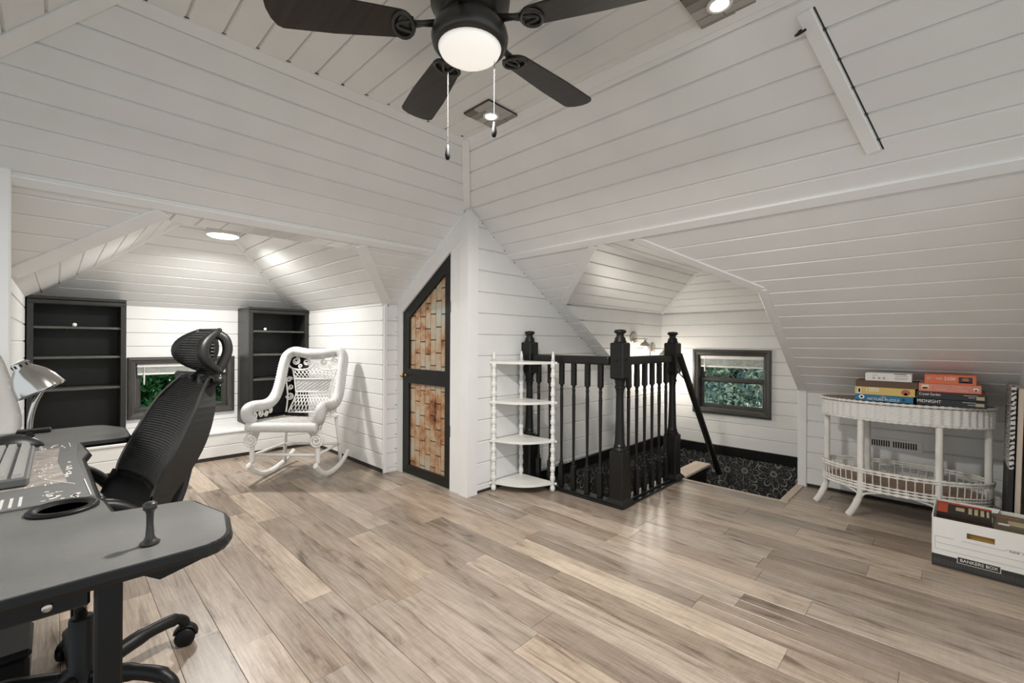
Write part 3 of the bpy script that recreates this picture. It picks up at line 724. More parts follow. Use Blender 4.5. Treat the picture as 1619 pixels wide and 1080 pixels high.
for a in (24, 90, 163, 234, 308):
    mt = Matrix.Rotation(math.radians(a), 4, 'Z') @ Matrix.Translation((0, 0, zf(1.985)))
    tilt = Matrix.Rotation(math.radians(9), 4, 'X')
    pts = []
    for i in range(9): t = math.pi / 2 + math.pi * i / 8; pts.append((.20 + .035 * math.cos(t), .047 * math.sin(t)))
    pts += [(.40, -.062)]
    for i in range(7): t = -math.pi / 2 + math.pi * i / 6; pts.append((.545 + .022 * math.cos(t) * 1.3, .064 * math.sin(t)))
    pts += [(.40, .062)]
    bm = nb(); prism(bm, [(x, y, 0) for x, y in pts], (0, 0, .006)); bm.transform(mt @ tilt); bl = obj('blade', bm, 'fanblade', fan)
    bm = nb(); tube(bm, [(.09, 0, .02), (.14, 0, .012), (.175, 0, .004)], [.012, .009, .012], 8)
    lp = [(.165 + .055 * (1 - math.cos(t)) * .55, .044 * math.sin(t), -.003) for t in [math.pi * 2 * k / 18 for k in range(18)]]
    tube(bm, lp, .006, 6, closed=True); tube(bm, smoothpath([(.17, .02, -.003), (.20, .012, -.004), (.215, .0, -.004), (.20, -.012, -.004), (.17, -.02, -.003)], 4), .005, 6)
    prism(bm, [(.165, -.03, -.002), (.165, .03, -.002), (.20, .04, -.002), (.225, 0, -.002), (.20, -.04, -.002)], (0, 0, .004))
    bm.transform(mt @ tilt); obj('blade_iron', bm, 'bronze', fan, True)
for (x, y, z) in ((-1.12, .855, 1.632), (-1.0, .941, 1.693)):
    p = to(fan, (x, y, z))
    bm = nb(); tube(bm, [(p[0] , p[1], zf(1.95)), (p[0], p[1], p[2] + .04)], .0009, 5)
    for k in range(3): lathe(bm, [(0, -.002), (.002, 0), (0, .002)], 6, (p[0], p[1], p[2] + .06 + .03 * k))
    ch_ = obj('pull_chain', bm, 'chain', fan)
    bm = nb(); lathe(bm, [(0, -.012), (.005, -.011), (.0078, -.004), (.0085, .004), (.006, .020), (.0035, .034), (0, .036)], 10, p); obj('pull_knob', bm, 'plastic', ch_, True)
ld = bpy.data.lights.new('fan_lamp', 'AREA'); ld.shape = 'DISK'; ld.size = .14; ld.energy = 29; ld.color = (1, .97, .93)
lo = bpy.data.objects.new('fan_lamp', ld); COL.objects.link(lo); lo.parent = fan; lo.location = (0, 0, zf(1.893))

# recessed lights in reclaimed-wood squares
for cx, cy, lab in ((-1.66, 1.54, 'weathered grey wood square with a recessed lamp near the ceiling corner'), (-.555, 1.565, 'weathered grey wood square with a recessed lamp close to the slanted batten')):
    t = thing('recessed_light', lab, 'recessed light', (cx, cy, ZC - .009), 0, 'recessed lights in wood squares')
    bm = nb(); bbox(bm, (-.094, -.103, -.008), (.094, .103, 0), .002); obj('mount', bm, 'bronze', t)
    rg = random.Random(3)
    wd = [flat('barnwood_%d_%d' % (i, int(cx * 100)), c, .8) for i, c in enumerate(((.30, .285, .26), (.40, .38, .35), (.20, .175, .15), (.46, .44, .41)))]
    ys = [-.10, -.062, -.018, .03, .066, .10]
    for i in range(5):
        xs = [-.092, rg.uniform(-.04, .05), .092]
        for j in range(2):
            h = rg.uniform(.003, .007)
            bm = nb(); bbox(bm, (xs[j] + .001, ys[i] + .001, -.008 - h), (xs[j + 1] - .001, ys[i + 1] - .001, -.007), .001); obj('wood_piece', bm, rg.choice(wd), t)
    bm = nb(); lathe(bm, [(.041, -.012), (.041, -.0175), (.036, -.020), (.028, -.017), (.024, -.010)], 28); obj('trim_ring', bm, 'vinyl', t, True)
    bm = nb(); lathe(bm, [(0, -.0175), (.026, -.0175), (.026, -.012), (0, -.012)], 24); obj('lamp', bm, 'led', t)
    ld = bpy.data.lights.new('recessed_lamp', 'SPOT'); ld.energy = 15; ld.spot_size = math.radians(130); ld.spot_blend = .8; ld.shadow_soft_size = .03; ld.color = (1, .96, .9)
    lo = bpy.data.objects.new('recessed_lamp', ld); COL.objects.link(lo); lo.parent = t; lo.location = (0, 0, -.03)
# disc light of the alcove
t = thing('disc_light', 'round white ceiling light in the alcove with the window bench', 'ceiling light', (-4.08, .92, ZD - .009))
bm = nb(); lathe(bm, [(.105, 0), (.112, -.07), (.118, -.082), (.112, -.086)], 36); obj('rim', bm, 'vinyl', t, True)
bm = nb(); lathe(bm, [(.111, -.084), (.09, -.094), (.05, -.099), (0, -.10)], 36); obj('diffuser', bm, 'dome', t, True)
ld = bpy.data.lights.new('disc_lamp', 'AREA'); ld.shape = 'DISK'; ld.size = .20; ld.energy = 21; ld.spread = math.radians(162); ld.color = (1, .98, .94)
lo = bpy.data.objects.new('disc_lamp', ld); COL.objects.link(lo); lo.parent = t; lo.location = (0, 0, -.108)
# wall sconces of the stairwell
for (y_, z_, lab) in ((3.94, 1.10, 'brushed nickel wall lamp with clear glass shade and glowing bulb between the newel posts'), (4.33, 1.0, 'brushed nickel wall lamp mostly hidden behind the far newel post')):
    t = thing('wall_sconce', lab, 'wall lamp', (SX0 + .009, y_, z_), 0, 'stairwell wall lamps')
    ry = Matrix.Rotation(math.pi / 2, 4, 'Y')
    bm = nb(); lathe(bm, [(.062, 0), (.062, .008), (.054, .016), (.03, .020), (0, .021)], 28, (0, 0, 0), ry); obj('backplate', bm, 'nickel', t, True)
    bm = nb(); tube(bm, [(.015, 0, -.012), (.135, 0, -.012)], .009, 12); lathe(bm, [(.011, 0), (.011, .012)], 12, (.135, 0, -.018)); obj('arm', bm, 'nickel', t)
    bm = nb(); lathe(bm, [(.008, -.02), (.014, -.035), (.040, -.055), (.050, -.078), (.048, -.080)], 24, (.125, 0, 0)); obj('cap', bm, 'nickel', t, True)
    bm = nb(); lathe(bm, [(.047, -.078), (.052, -.13), (.054, -.185), (.0525, -.185), (.0505, -.13), (.0455, -.078)], 24, (.125, 0, 0)); obj('glass_shade', bm, 'lampglass', t, True)
    bm = nb(); lathe(bm, [(.012, -.075), (.013, -.09), (.024, -.115), (.027, -.135), (.018, -.155), (0, -.162)], 16, (.125, 0, 0)); obj('bulb', bm, 'bulb', t, True)
    ld = bpy.data.lights.new('sconce_lamp', 'POINT'); ld.energy = 4.2; ld.shadow_soft_size = .05; ld.color = (1, .93, .83)
    lo = bpy.data.objects.new('sconce_lamp', ld); COL.objects.link(lo); lo.parent = t; lo.location = (.125, 0, -.215)

# ------------------------------------------------------------------ bookcases on the bench
def bookcase(label, y0, y1):
    t = thing('bookcase', label, 'bookcase', (-4.87, (y0 + y1) / 2, .2475), 0, 'bookcases on the window bench')
    w_, d0, d1, h = (y1 - y0) / 2, .168, -.20, 1.125
    for s in (-1, 1):
        bm = nb(); bbox(bm, (d1, s * w_, 0), (d0, s * (w_ - .028), h - .02), .002); obj('side_panel', bm, 'black_shelf', t)
        bm = nb(); bbox(bm, (d0 - .01, s * w_, 0), (d0 + .006, s * (w_ - .034), h - .05), .002); obj('stile', bm, 'black_shelf', t)
    bm = nb(); bbox(bm, (d1, -w_ + .02, 0), (d1 + .012, w_ - .02, h - .02), .001); obj('back_panel', bm, 'black_shelf', t)
    bm = nb(); bbox(bm, (d1, -w_ - .0, h - .022), (d0 + .016, w_ + .0, h), .004); bbox(bm, (d0 - .02, -w_, h - .058), (d0 + .010, w_, h - .022), .006); obj('cornice', bm, 'black_shelf', t)
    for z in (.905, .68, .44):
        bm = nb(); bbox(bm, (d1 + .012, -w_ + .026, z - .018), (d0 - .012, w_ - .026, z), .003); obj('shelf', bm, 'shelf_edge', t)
    bm = nb(); bbox(bm, (d1 + .012, -w_ + .026, 0), (d0 - .005, w_ - .026, .045), .003); obj('plinth', bm, 'black_shelf', t)
    return t
bookcase('black open bookcase on the bench, closest to the desk and desk lamp', -.143, .398)
bookcase('black open bookcase on the bench behind the wicker rocking chair', 1.274, 1.818)
for p, lab in (((-4.74, .103, 1.153), 'small white round knob on the top shelf of the bookcase behind the desk lamp'), ((-4.74, 1.425, 1.153), 'small white ball knob on the top shelf of the bookcase behind the rocking chair')):
    bm = nb(); lathe(bm, [(0, 0), (.009, .001), (.010, .004), (.014, .012), (.012, .022), (.005, .027), (0, .0275)], 14); tag(obj('shelf_knob', bm, 'vinyl', None, True, p), lab, 'knob', 'white knobs on shelves')

# ------------------------------------------------------------------ desk
def rounded(poly, r, k=5):
    out = []; n = len(poly)
    for i in range(n):
        p, a, b = Vector(poly[i][:2]), Vector(poly[i - 1][:2]), Vector(poly[(i + 1) % n][:2])
        rad = poly[i][2] if len(poly[i]) > 2 else r
        da, db = (a - p).normalized(), (b - p).normalized()
        ang = math.acos(max(-1, min(1, da.dot(db)))); 
        if rad <= 0 or ang > 3.1: out.append(tuple(p)); continue
        t = min(rad / math.tan(ang / 2), (a - p).length * .49, (b - p).length * .49)
        p0, p1 = p + da * t, p + db * t
        for j in range(k + 1):
            u = j / k; q = (1 - u) ** 2 * p0 + 2 * u * (1 - u) * p + u * u * p1; out.append((q.x, q.y))
    return out
def deskmat():
    m, n, l, p = nt('carbon_fibre_desk')
    tc = n.new('ShaderNodeTexCoord')
    wv = n.new('ShaderNodeTexWave'); wv.bands_direction = 'X'; wv.inputs['Scale'].default_value = 62; wv.inputs['Distortion'].default_value = 0
    l.new(tc.outputs['Object'], wv.inputs['Vector'])
    no = n.new('ShaderNodeTexNoise'); no.inputs['Scale'].default_value = 6; no.inputs['Detail'].default_value = 5
    l.new(tc.outputs['Object'], no.inputs['Vector'])
    cr = n.new('ShaderNodeValToRGB'); cr.color_ramp.elements[0].color = (.085, .085, .082, 1); cr.color_ramp.elements[1].color = (.21, .207, .20, 1)
    mm = n.new('ShaderNodeMath'); mm.operation = 'MULTIPLY_ADD'; mm.inputs[1].default_value = .6; l.new(wv.outputs['Fac'], mm.inputs[0]); l.new(no.outputs['Fac'], mm.inputs[2])
    sb = n.new('ShaderNodeMath'); sb.operation = 'SUBTRACT'; sb.inputs[1].default_value = .3; l.new(mm.outputs[0], sb.inputs[0])
    l.new(sb.outputs[0], cr.inputs[0]); l.new(cr.outputs[0], p.inputs['Base Color'])
    p.inputs['Roughness'].default_value = .34; p.inputs['Specular IOR Level'].default_value = .6
    b = n.new('ShaderNodeBump'); b.inputs['Strength'].default_value = .35; b.inputs['Distance'].default_value = .002
    l.new(wv.outputs['Fac'], b.inputs['Height']); l.new(b.outputs[0], p.inputs['Normal'])
    return m
M['desk'] = deskmat()
DZ = .74
desk = thing('computer_desk', 'black carbon-textured gaming desk with scooped front edge and cup holder', 'desk', (-1.5, -.1, 0))
poly = [(-.805, -.62, .03), (-.805, .19, .055), (-.93, .213, .03), (-1.055, .185, .02), (-1.078, .072, .01), (-1.16, .066, .01), (-1.20, .058, .02), (-1.62, .050, .02), (-1.70, .064, .01), (-1.885, .052, .008), (-1.885, .160, .01), (-1.94, .170, .03), (-2.10, .172, .05), (-2.225, .12, .05), (-2.20, -.62, .03)]
rp = rounded(poly, .03)
bm = nb(); loc = lambda x, y, z: (x + 1.5, y + .1, z)
prism(bm, [loc(x, y, DZ) for x, y in rp], (0, 0, -.018)); dt = obj('desk_top', bm, 'desk', desk)
bm = nb(); lathe(bm, [(0, -.05), (.0345, -.05), (.0345, .05), (0, .05)], 36, loc(-1.157, .012, DZ)); cut_ = obj('cutter', bm, None)
md = dt.modifiers.new('hole', 'BOOLEAN'); md.operation = 'DIFFERENCE'; md.object = cut_; md.solver = 'EXACT'
bpy.context.view_layer.update()
me_ = bpy.data.meshes.new_from_object(dt.evaluated_get(bpy.context.evaluated_depsgraph_get())); dt.modifiers.clear(); dt.data = me_; bpy.data.objects.remove(cut_, do_unlink=True)
bm = nb(); tube(bm, [loc(x, y, DZ - .010) for x, y in rp], .0095, 6, closed=True); obj('edge_band', bm, 'plastic', desk)
# cup holder
mc = Matrix.Translation(loc(-1.157, .012, DZ))
bm = nb(); lathe(bm, [(.034, .001), (.036, .006), (.046, .007), (.049, .004), (.049, 0), (.034, 0)], 36); bm.transform(mc); ch_ = obj('cup_holder', bm, 'plastic', desk, True)
bm = nb(); lathe(bm, [(.0345, .001), (.034, -.02), (.031, -.062), (0, -.063)], 36); bm.transform(mc); obj('cup_well', bm, 'plastic', ch_, True)
# steel legs and rails
for x in (-.852, -2.10):
    for y in (.054, -.55):
        bm = nb(); bbox(bm, loc(x - .02, y - .0145, 0), loc(x + .02, y + .0145, DZ - .028), .003); obj('leg', bm, 'plastic', desk)
    bm = nb(); bbox(bm, loc(x - .015, -.54, DZ - .052), loc(x + .015, .035, DZ - .028), .003); obj('side_rail', bm, 'plastic', desk)
bm = nb(); bbox(bm, loc(-2.09, -.33, DZ - .05), loc(-.86, -.30, DZ - .02), .003); obj('cross_rail', bm, 'plastic', desk)
bm = nb(); prism(bm, [loc(-.835, .07, DZ - .018), loc(-.835, .11, DZ - .045), loc(-.835, .17, DZ - .03), loc(-.835, .18, DZ - .018)], (-.04, 0, 0)); obj('corner_bracket', bm, 'plastic', desk)
bm = nb(); lathe(bm, [(.0058, 0), (.0058, .0015), (.0045, .003), (0, .003)], 16, loc(-.836, -.006, .702), Matrix.Rotation(math.pi / 2, 4, 'Y')); obj('screw', bm, 'nickel', desk, True)
# equipment lying on the desk
mp_ = rounded([(-1.205, -.50, .01), (-1.205, .057, .008), (-1.30, .052, .02), (-1.62, .040, .02), (-1.85, .048, .01), (-1.88, -.50, .01)], .01)
mt_ = thing('desk_mat', 'dark grey printed desk mat under the keyboard', 'desk mat', (-1.5, -.1, DZ + .0005))
bm = nb(); prism(bm, [(x + 1.5, y + .1, .003) for x, y in mp_], (0, 0, -.003)); obj('pad', bm, flat('mat_rubber', (.13, .13, .125), .75), mt_)
M['matprint'] = mat('mat_print_white', (.68, .66, .63), .7); M['mattan'] = mat('mat_print_tan', (.30, .265, .235), .75, var=.35, scale=30)
bm = nb(); prism(bm, [(x + 1.5, y + .1, .0034) for x, y in ((-1.36, .02), (-1.36, -.11), (-1.78, -.10), (-1.80, .01), (-1.6, .005))], (0, 0, -.0006)); obj('print_scene', bm, 'mattan', mt_)
rg = random.Random(5)
def marks(n, x0, x1, y0, y1, lx, ly, m, name, along):
    bm = nb()
    for i in range(n):
        x, y = rg.uniform(x0, x1), rg.uniform(y0, y1); a, b = rg.uniform(.4, 1) * lx, rg.uniform(.5, 1) * ly
        box(bm, (x + 1.5 - a / 2, y + .1 - b / 2, .0030), (x + 1.5 + a / 2, y + .1 + b / 2, .0037))
    o = obj(name, bm, m, mt_); o['kind'] = 'stuff'
for k in range(6):
    bm = nb(); yk = -.045 - .012 * k - (.012 if k > 3 else 0)
    for j in range(11): xx = -1.222 - j * .0065; box(bm, (xx + 1.5 - .002 - .0007 * (j % 3), yk + .1 - .0022, .003), (xx + 1.5 + .002, yk + .1 + .0022, .0036))
    o = obj('print_text', bm, 'matprint', mt_); o['kind'] = 'stuff'
marks(46, -1.62, -1.36, -.09, .0, .012, .003, 'matprint', 'print_specks', 0)
marks(16, -1.30, -1.22, -.015, .012, .006, .008, 'matprint', 'print_figure', 0)
marks(10, -1.245, -1.218, .022, .044, .009, .007, 'matprint', 'print_logo', 0)
marks(14, -1.58, -1.40, .018, .028, .014, .007, 'matprint', 'print_caption', 0)
marks(14, -1.86, -1.80, -.03, .02, .016, .006, 'matprint', 'print_emblem', 0)
for (xa_, ya_, xb_, yb_) in ((-1.36, .046, -1.215, .051), (-1.87, .030, -1.80, .032), (-1.42, -.02, -1.33, .03), (-1.76, -.10, -1.66, .0), (-1.66, -.09, -1.60, -.03)):
    bm = nb(); tube(bm, [(xa_ + 1.5, ya_ + .1, .0034), (xb_ + 1.5, yb_ + .1, .0034)], .0012, 4); obj('print_line', bm, 'matprint', mt_)
kb = thing('keyboard', 'grey mechanical keyboard on the printed desk mat', 'keyboard', (-1.575, -.105, DZ + .0045))
bm = nb(); bbox(bm, (-.203, -.068, .0), (.203, .068, .020), .004); obj('case', bm, 'kbody', kb)
kmesh = None
for r in range(6):
    for c in range(20):
        x = -.19 + c * .02; y = .055 - r * .0195 - (.004 if r else 0)
        if r == 5 and 5 <= c <= 9: continue
        bm = nb(); w1, w2 = .0092, .0068
        lo_ = [bm.verts.new((sx * w1, sy * .0088, 0)) for sx, sy in ((-1, -1), (1, -1), (1, 1), (-1, 1))]; hi_ = [bm.verts.new((sx * w2, sy * .0066, .009)) for sx, sy in ((-1, -1), (1, -1), (1, 1), (-1, 1))]
        bm.faces.new(hi_)
        for i in range(4): bm.faces.new((lo_[i], lo_[(i + 1) % 4], hi_[(i + 1) % 4], hi_[i]))
        if kmesh is None: o = obj('key', bm, 'key', kb); kmesh = o.data
        else: bm.free(); o = bpy.data.objects.new('key', kmesh); COL.objects.link(o); o.parent = kb
        o.location = (x, y - .004, .0198)
bm = nb(); bbox(bm, (-.088, -.062, .0198), (.008, -.046, .0285), .002); obj('space_bar', bm, 'key', kb)
ms = thing('computer_mouse', 'black computer mouse with a speckled side beyond the keyboard', 'mouse', (-1.90, -.085, DZ + .0005), math.radians(10))
bm = nb(); N = 14
rows_ = []
for i in range(N + 1):
    t = i / N; x = -.062 + .124 * t; h = .040 * (math.sin(math.pi * min(1, t * .92 + .06))) ** .6; wdt = .034 * (math.sin(math.pi * (t * .9 + .05))) ** .35
    rows_.append([bm.verts.new((wdt * math.cos(a) * -1, x, .001 + h * math.sin(a))) for a in [math.pi * k / 10 for k in range(11)]])
for a, b in zip(rows_, rows_[1:]):
    for k in range(10): bm.faces.new((a[k], a[k + 1], b[k + 1], b[k]))
    bm.faces.new((a[0], b[0], b[10], a[10]))
bm.faces.new(rows_[0]); bm.faces.new(rows_[-1][::-1]); obj('shell', bm, 'frame', ms, True)
bm = nb(); lathe(bm, [(.010, -.003), (.010, .003)], 16, (0, .035, .030), Matrix.Rotation(math.pi / 2, 4, 'Y')); obj('wheel', bm, 'plastic', ms)
bm = nb(); lathe(bm, [(0, .0), (.0125, .0005), (.013, .003), (.0085, .006), (.0058, .012), (.0045, .030), (.0048, .046), (.0062, .051), (.0088, .053), (.0088, .061), (.006, .0635), (.002, .064), (0, .064)], 20)
tag(obj('pawn_figure', bm, 'bronze', None, True, (-.868, .102, DZ + .0005)), 'small dark turned metal pawn standing on the desk wing', 'figurine')
# chrome desk lamp
lamp = thing('desk_lamp', 'chrome gooseneck desk lamp clamped at the far edge of the desk', 'lamp', (-2.18, -.058, DZ))
lp = lambda x, y, z: (x + 2.185, y + .058, z - DZ)
bm = nb(); bbox(bm, (-.025, -.03, .0005), (.025, .05, .012), .003); bbox(bm, (-.030, -.02, .001), (-.02, .02, .011), .002); obj('clamp', bm, 'plastic', lamp)
bm = nb(); tube(bm, smoothpath([(0, 0, .01), (0, .002, .05), (0, .012, .10), (0, .034, .16), (0, .030, .19), (0, .006, .205), (0, -.02, .208)], 6), .0075, 12); obj('gooseneck', bm, 'chrome', lamp, True)
mh = Matrix.Translation((0, -.012, .212)) @ Matrix.Rotation(math.radians(28), 4, 'X')
bm = nb(); lathe(bm, [(.0, .028), (.020, .027), (.024, .022), (.024, .008), (.030, .002), (.046, -.018), (.058, -.045), (.064, -.075), (.0655, -.083), (.063, -.083), (.055, -.044), (.043, -.016), (.0, .0)], 32); bm.transform(mh); hd = obj('lamp_shade', bm, 'chrome', lamp, True)
for k in range(10):
    a = 2 * math.pi * k / 10; bm = nb(); bbox(bm, (.0225, -.003, .011), (.0252, .003, .021), .0008); bm.transform(mh @ Matrix.Rotation(a, 4, 'Z')); obj('vent_slot', bm, 'plastic', hd)
bm = nb(); lathe(bm, [(0, -.075), (.018, -.07), (.022, -.055), (.012, -.03), (.010, -.01)], 16); bm.transform(mh); obj('bulb', bm, 'vinyl', lamp, True)
# white cloth hanging beside the post
bm = nb(); gy, gz = 14, 16; V = []
for i in range(gz + 1):
    t = i / gz; z = .99 - .31 * t; ymax = -.142 + .055 * min(1, t / .75) ** .8 - (.02 * (t - .9) / .1 if t > .9 else 0)
    V.append([bm.verts.new((-2.52 + .018 * math.sin(5 * u * 2 + 3 * t) + .05 * (1 - u) , -.46 + (ymax + .46) * u, z + .006 * math.sin(9 * u))) for u in [k / gy for k in range(gy + 1)]])
for i in range(gz):
    for k in range(gy): bm.faces.new((V[i][k], V[i][k + 1], V[i + 1][k + 1], V[i + 1][k]))
r = bmesh.ops.solidify(bm, geom=list(bm.faces), thickness=.004)
co = tag(obj('draped_cloth', bm, 'cloth', None, True), 'white cloth draped over a hidden rack behind the chrome desk lamp', 'cloth')
bm = nb(); bbox(bm, (-2.61, -.47, 0), (-2.57, -.17, .965), .006); tag(obj('rack_panel', bm, 'trim'), 'white upright panel under the draped cloth behind the desk', 'panel')
# low black box under the desk
bm = nb(); bbox(bm, (-2.15, -.40, 0), (-1.97, -.05, .10), .01); bbox(bm, (-2.16, -.41, .10), (-1.96, -.045, .125), .008)
tag(obj('storage_box', bm, 'plastic'), 'low black box on the floor under the desk', 'box')

# ------------------------------------------------------------------ office chair
oc = thing('office_chair', 'black mesh high-back office chair pushed under the desk', 'chair', (-1.78, .055, 0), math.radians(6))
bm = nb(); lathe(bm, [(.055, .055), (.058, .07), (.05, .10), (.027, .115), (.027, .25), (.025, .255)], 24); obj('column', bm, 'plastic', oc, True)
bm = nb(); lathe(bm, [(.0145, .25), (.0145, .425)], 18); obj('gas_lift', bm, 'chrome', oc, True)
for k in range(5):
    a = math.radians(118 + 72 * k - 12); c, s = math.cos(a), math.sin(a)
    leg = [(.04 * c, .04 * s, .085), (.15 * c, .15 * s, .105), (.24 * c, .24 * s, .104), (.275 * c, .275 * s, .088), (.285 * c, .285 * s, .066)]
    bm = nb(); tube(bm, smoothpath(leg, 5), [.024] * 6 + [.020] * 6 + [.016] * 9, 10); sp_ = obj('base_spoke', bm, 'plastic', oc, True)
    ca = Matrix.Translation((.285 * c, .285 * s, .030)) @ Matrix.Rotation(a + .9, 4, 'Z')
    for sd in (-1, 1):
        bm = nb(); lathe(bm, [(.0, -.009), (.026, -.009), (.030, -.005), (.030, .005), (.026, .009), (0, .009)], 22, (0, 0, 0), Matrix.Translation((sd * .014, 0, 0)) @ Matrix.Rotation(math.pi / 2, 4, 'Y')); bm.transform(ca); obj('caster_wheel', bm, 'plastic', sp_, True)
    bm = nb(); hood = [(.0, .033 * math.cos(t), .033 * math.sin(t) + .002) for t in [math.radians(20 + 16 * j) for j in range(11)]]; tube(bm, hood, .009, 6, sq=(2.2, .5)); bm.transform(ca); obj('caster_hood', bm, 'plastic', sp_, True)
bm = nb(); bbox(bm, (-.245, -.30, .435), (.245, .17, .495), .03, 3); obj('seat', bm, 'plastic', oc, True)
bm = nb(); bbox(bm, (-.12, -.12, .40), (.12, .14, .44), .012); obj('seat_mechanism', bm, 'plastic', oc)
# backrest: side profile (y, z) of the mesh front and of the frame behind it
prof = [(.110, .565), (.112, .62), (.136, .68), (.170, .75), (.203, .82), (.236, .88), (.272, .932)]
def pro(t):
    q = smoothpath([(a, b, 0) for a, b in prof], 8); f = t * (len(q) - 1); i = min(int(f), len(q) - 2); return q[i].lerp(q[i + 1], f - i)
def halfw(t): return (.172 + .062 * math.sin(math.pi * min(1, t * .95 + .12)) ** .7) * (1 - .16 * max(0, t - .75) / .25)
bow = lambda u, t: .040 * (1 - u * u) * (1 - .3 * t)
NS = 52
bm = nb()
for i in range(NS):
    t0, t1 = .10 + .90 * i / NS, .10 + .90 * (i + .56) / NS
    A, B = [], []
    for k in range(11):
        u = -1 + 2 * k / 10
        p0, p1 = pro(t0), pro(t1)
        A.append(bm.verts.new((u * halfw(t0), p0.x + bow(u, t0), p0.y))); B.append(bm.verts.new((u * halfw(t1), p1.x + bow(u, t1) + .003, p1.y)))
    for k in range(10): bm.faces.new((A[k], A[k + 1], B[k + 1], B[k]))
bmesh.ops.solidify(bm, geom=list(bm.faces), thickness=.0025)
o = obj('back_mesh', bm, 'mesh', oc); o['kind'] = 'stuff'
bm = nb(); A = []
for i in range(25):
    t = .10 + .88 * i / 24; p = pro(t); A.append([bm.verts.new((u * (halfw(t) - .004), p.x + bow(u, t) + .008, p.y)) for u in [-1 + k / 5 for k in range(11)]])
for a, b in zip(A, A[1:]):
    for k in range(10): bm.faces.new((a[k], a[k + 1], b[k + 1], b[k]))
bmesh.ops.solidify(bm, geom=list(bm.faces), thickness=.002); obj('back_lining', bm, 'plastic', oc, True)
for sd in (-1, 1):
    fr_, bk_ = [], []
    for j in range(21):
        t = j / 20; p = pro(t); dpt = .012 + .052 * math.sin(math.pi * min(1, (1 - t) * .85 + .04)) ** 1.2
        fr_.append((sd * halfw(t), p.x + .001, p.y)); bk_.append((sd * (halfw(t) - .03), p.x + dpt + .012, p.y - .02 * (1 - t)))
    bm = nb()
    for j in range(20):
        q = [fr_[j], fr_[j + 1], bk_[j + 1], bk_[j]]
        a = [bm.verts.new(v) for v in q]; b = [bm.verts.new((v[0] - sd * .022, v[1], v[2])) for v in q]
        bm.faces.new(a); bm.faces.new(b[::-1])
        for e0, e1 in ((0, 1), (2, 3)): bm.faces.new((a[e0], b[e0], b[e1], a[e1]))
        if j == 0: bm.faces.new((a[3], b[3], b[0], a[0]))
        if j == 19: bm.faces.new((a[1], b[1], b[2], a[2]))
    bmesh.ops.remove_doubles(bm, verts=bm.verts, dist=1e-5); obj('back_frame_rail', bm, 'frame', oc, False)
bm = nb(); tube(bm, [(x, pro(1).x + .04 * (1 - (x / .2) ** 2) * .7 + .008, pro(1).y - .004) for x in [-.195 + .39 * k / 12 for k in range(13)]], .014, 8); obj('top_rail', bm, 'frame', oc, True)
bm = nb()                                                        # solid lumbar shell at the foot of the back
A = []
for j in range(7):
    t = .16 * j / 6; p = pro(t); A.append([bm.verts.new((u * (halfw(t) + .006), p.x + bow(u, t) - .004 - .05 * (1 - j / 6) , p.y - .05 * (1 - j / 6))) for u in [-1 + k / 5 for k in range(11)]])
for a, b in zip(A, A[1:]):
    for k in range(10): bm.faces.new((a[k], a[k + 1], b[k + 1], b[k]))
bmesh.ops.solidify(bm, geom=list(bm.faces), thickness=.012); obj('lumbar_shell', bm, 'plastic', oc, True)
bm = nb(); tube(bm, smoothpath([(0, .06, .425), (0, .15, .44), (0, .215, .52), (0, .245, .62), (0, .265, .74), (0, .295, .86), (0, .305, .93)], 5), .032, 8, sq=(1.5, .6)); obj('spine', bm, 'frame', oc, True)
for sd in (-1, 1):                                               # arm rests
    bm = nb(); tube(bm, smoothpath([(sd * .19, .10, .43), (sd * .26, .12, .47), (sd * .265, .10, .56), (sd * .262, .02, .630), (sd * .262, -.09, .642)], 5), [.030] * 10 + [.024] * 11, 8, sq=(.7, 1.2)); obj('arm_support', bm, 'plastic', oc, True)
    bm = nb(); bbox(bm, (sd * .262 - .036, -.21, .643), (sd * .262 + .036, .005, .668), .011, 3); obj('arm_pad', bm, 'frame', oc, True)
# head rest
def hz(t, u):
    hw = .085 + .036 * math.sin(math.pi * (t * .8 + .15)); return Vector((u * hw, (.318 - .066 * math.sin(math.pi * (t * .94 + .03)) ** .9 + .015 * (1 - u * u)), .948 + .138 * t))
bm = nb()
for i in range(16):
    t0, t1 = i / 16, (i + .68) / 16; A, B = [], []
    for t, Q in ((t0, A), (t1, B)):
        for k in range(9): Q.append(bm.verts.new(hz(t, -1 + k / 4)))
    for k in range(8): bm.faces.new((A[k], A[k + 1], B[k + 1], B[k]))
bmesh.ops.solidify(bm, geom=list(bm.faces), thickness=.005); o = obj('headrest_pad', bm, 'mesh', oc); o['kind'] = 'stuff'
bm = nb(); A = []
for i in range(13): t = i / 12; A.append([bm.verts.new(hz(t, -.97 + 1.94 * k / 8) + Vector((0, .010, 0))) for k in range(9)])
for a, b in zip(A, A[1:]):
    for k in range(8): bm.faces.new((a[k], a[k + 1], b[k + 1], b[k]))
bmesh.ops.solidify(bm, geom=list(bm.faces), thickness=.003); obj('headrest_lining', bm, 'dark_gap', oc, True)
for sd in (-1, 1):
    bm = nb(); path = [hz(t, sd) + Vector((0, .008, 0)) for t in [k / 14 for k in range(15)]]
    tube(bm, path, [.008 + .014 * math.sin(math.pi * k / 14) for k in range(15)], 8, sq=(.6, 1.0)); obj('headrest_wing', bm, 'frame', oc, True)
for t in (0, 1):
    bm = nb(); tube(bm, [hz(t, -1 + k / 5) + Vector((0, .008, 0)) for k in range(11)], .007, 8); obj('headrest_bar', bm, 'frame', oc, True)
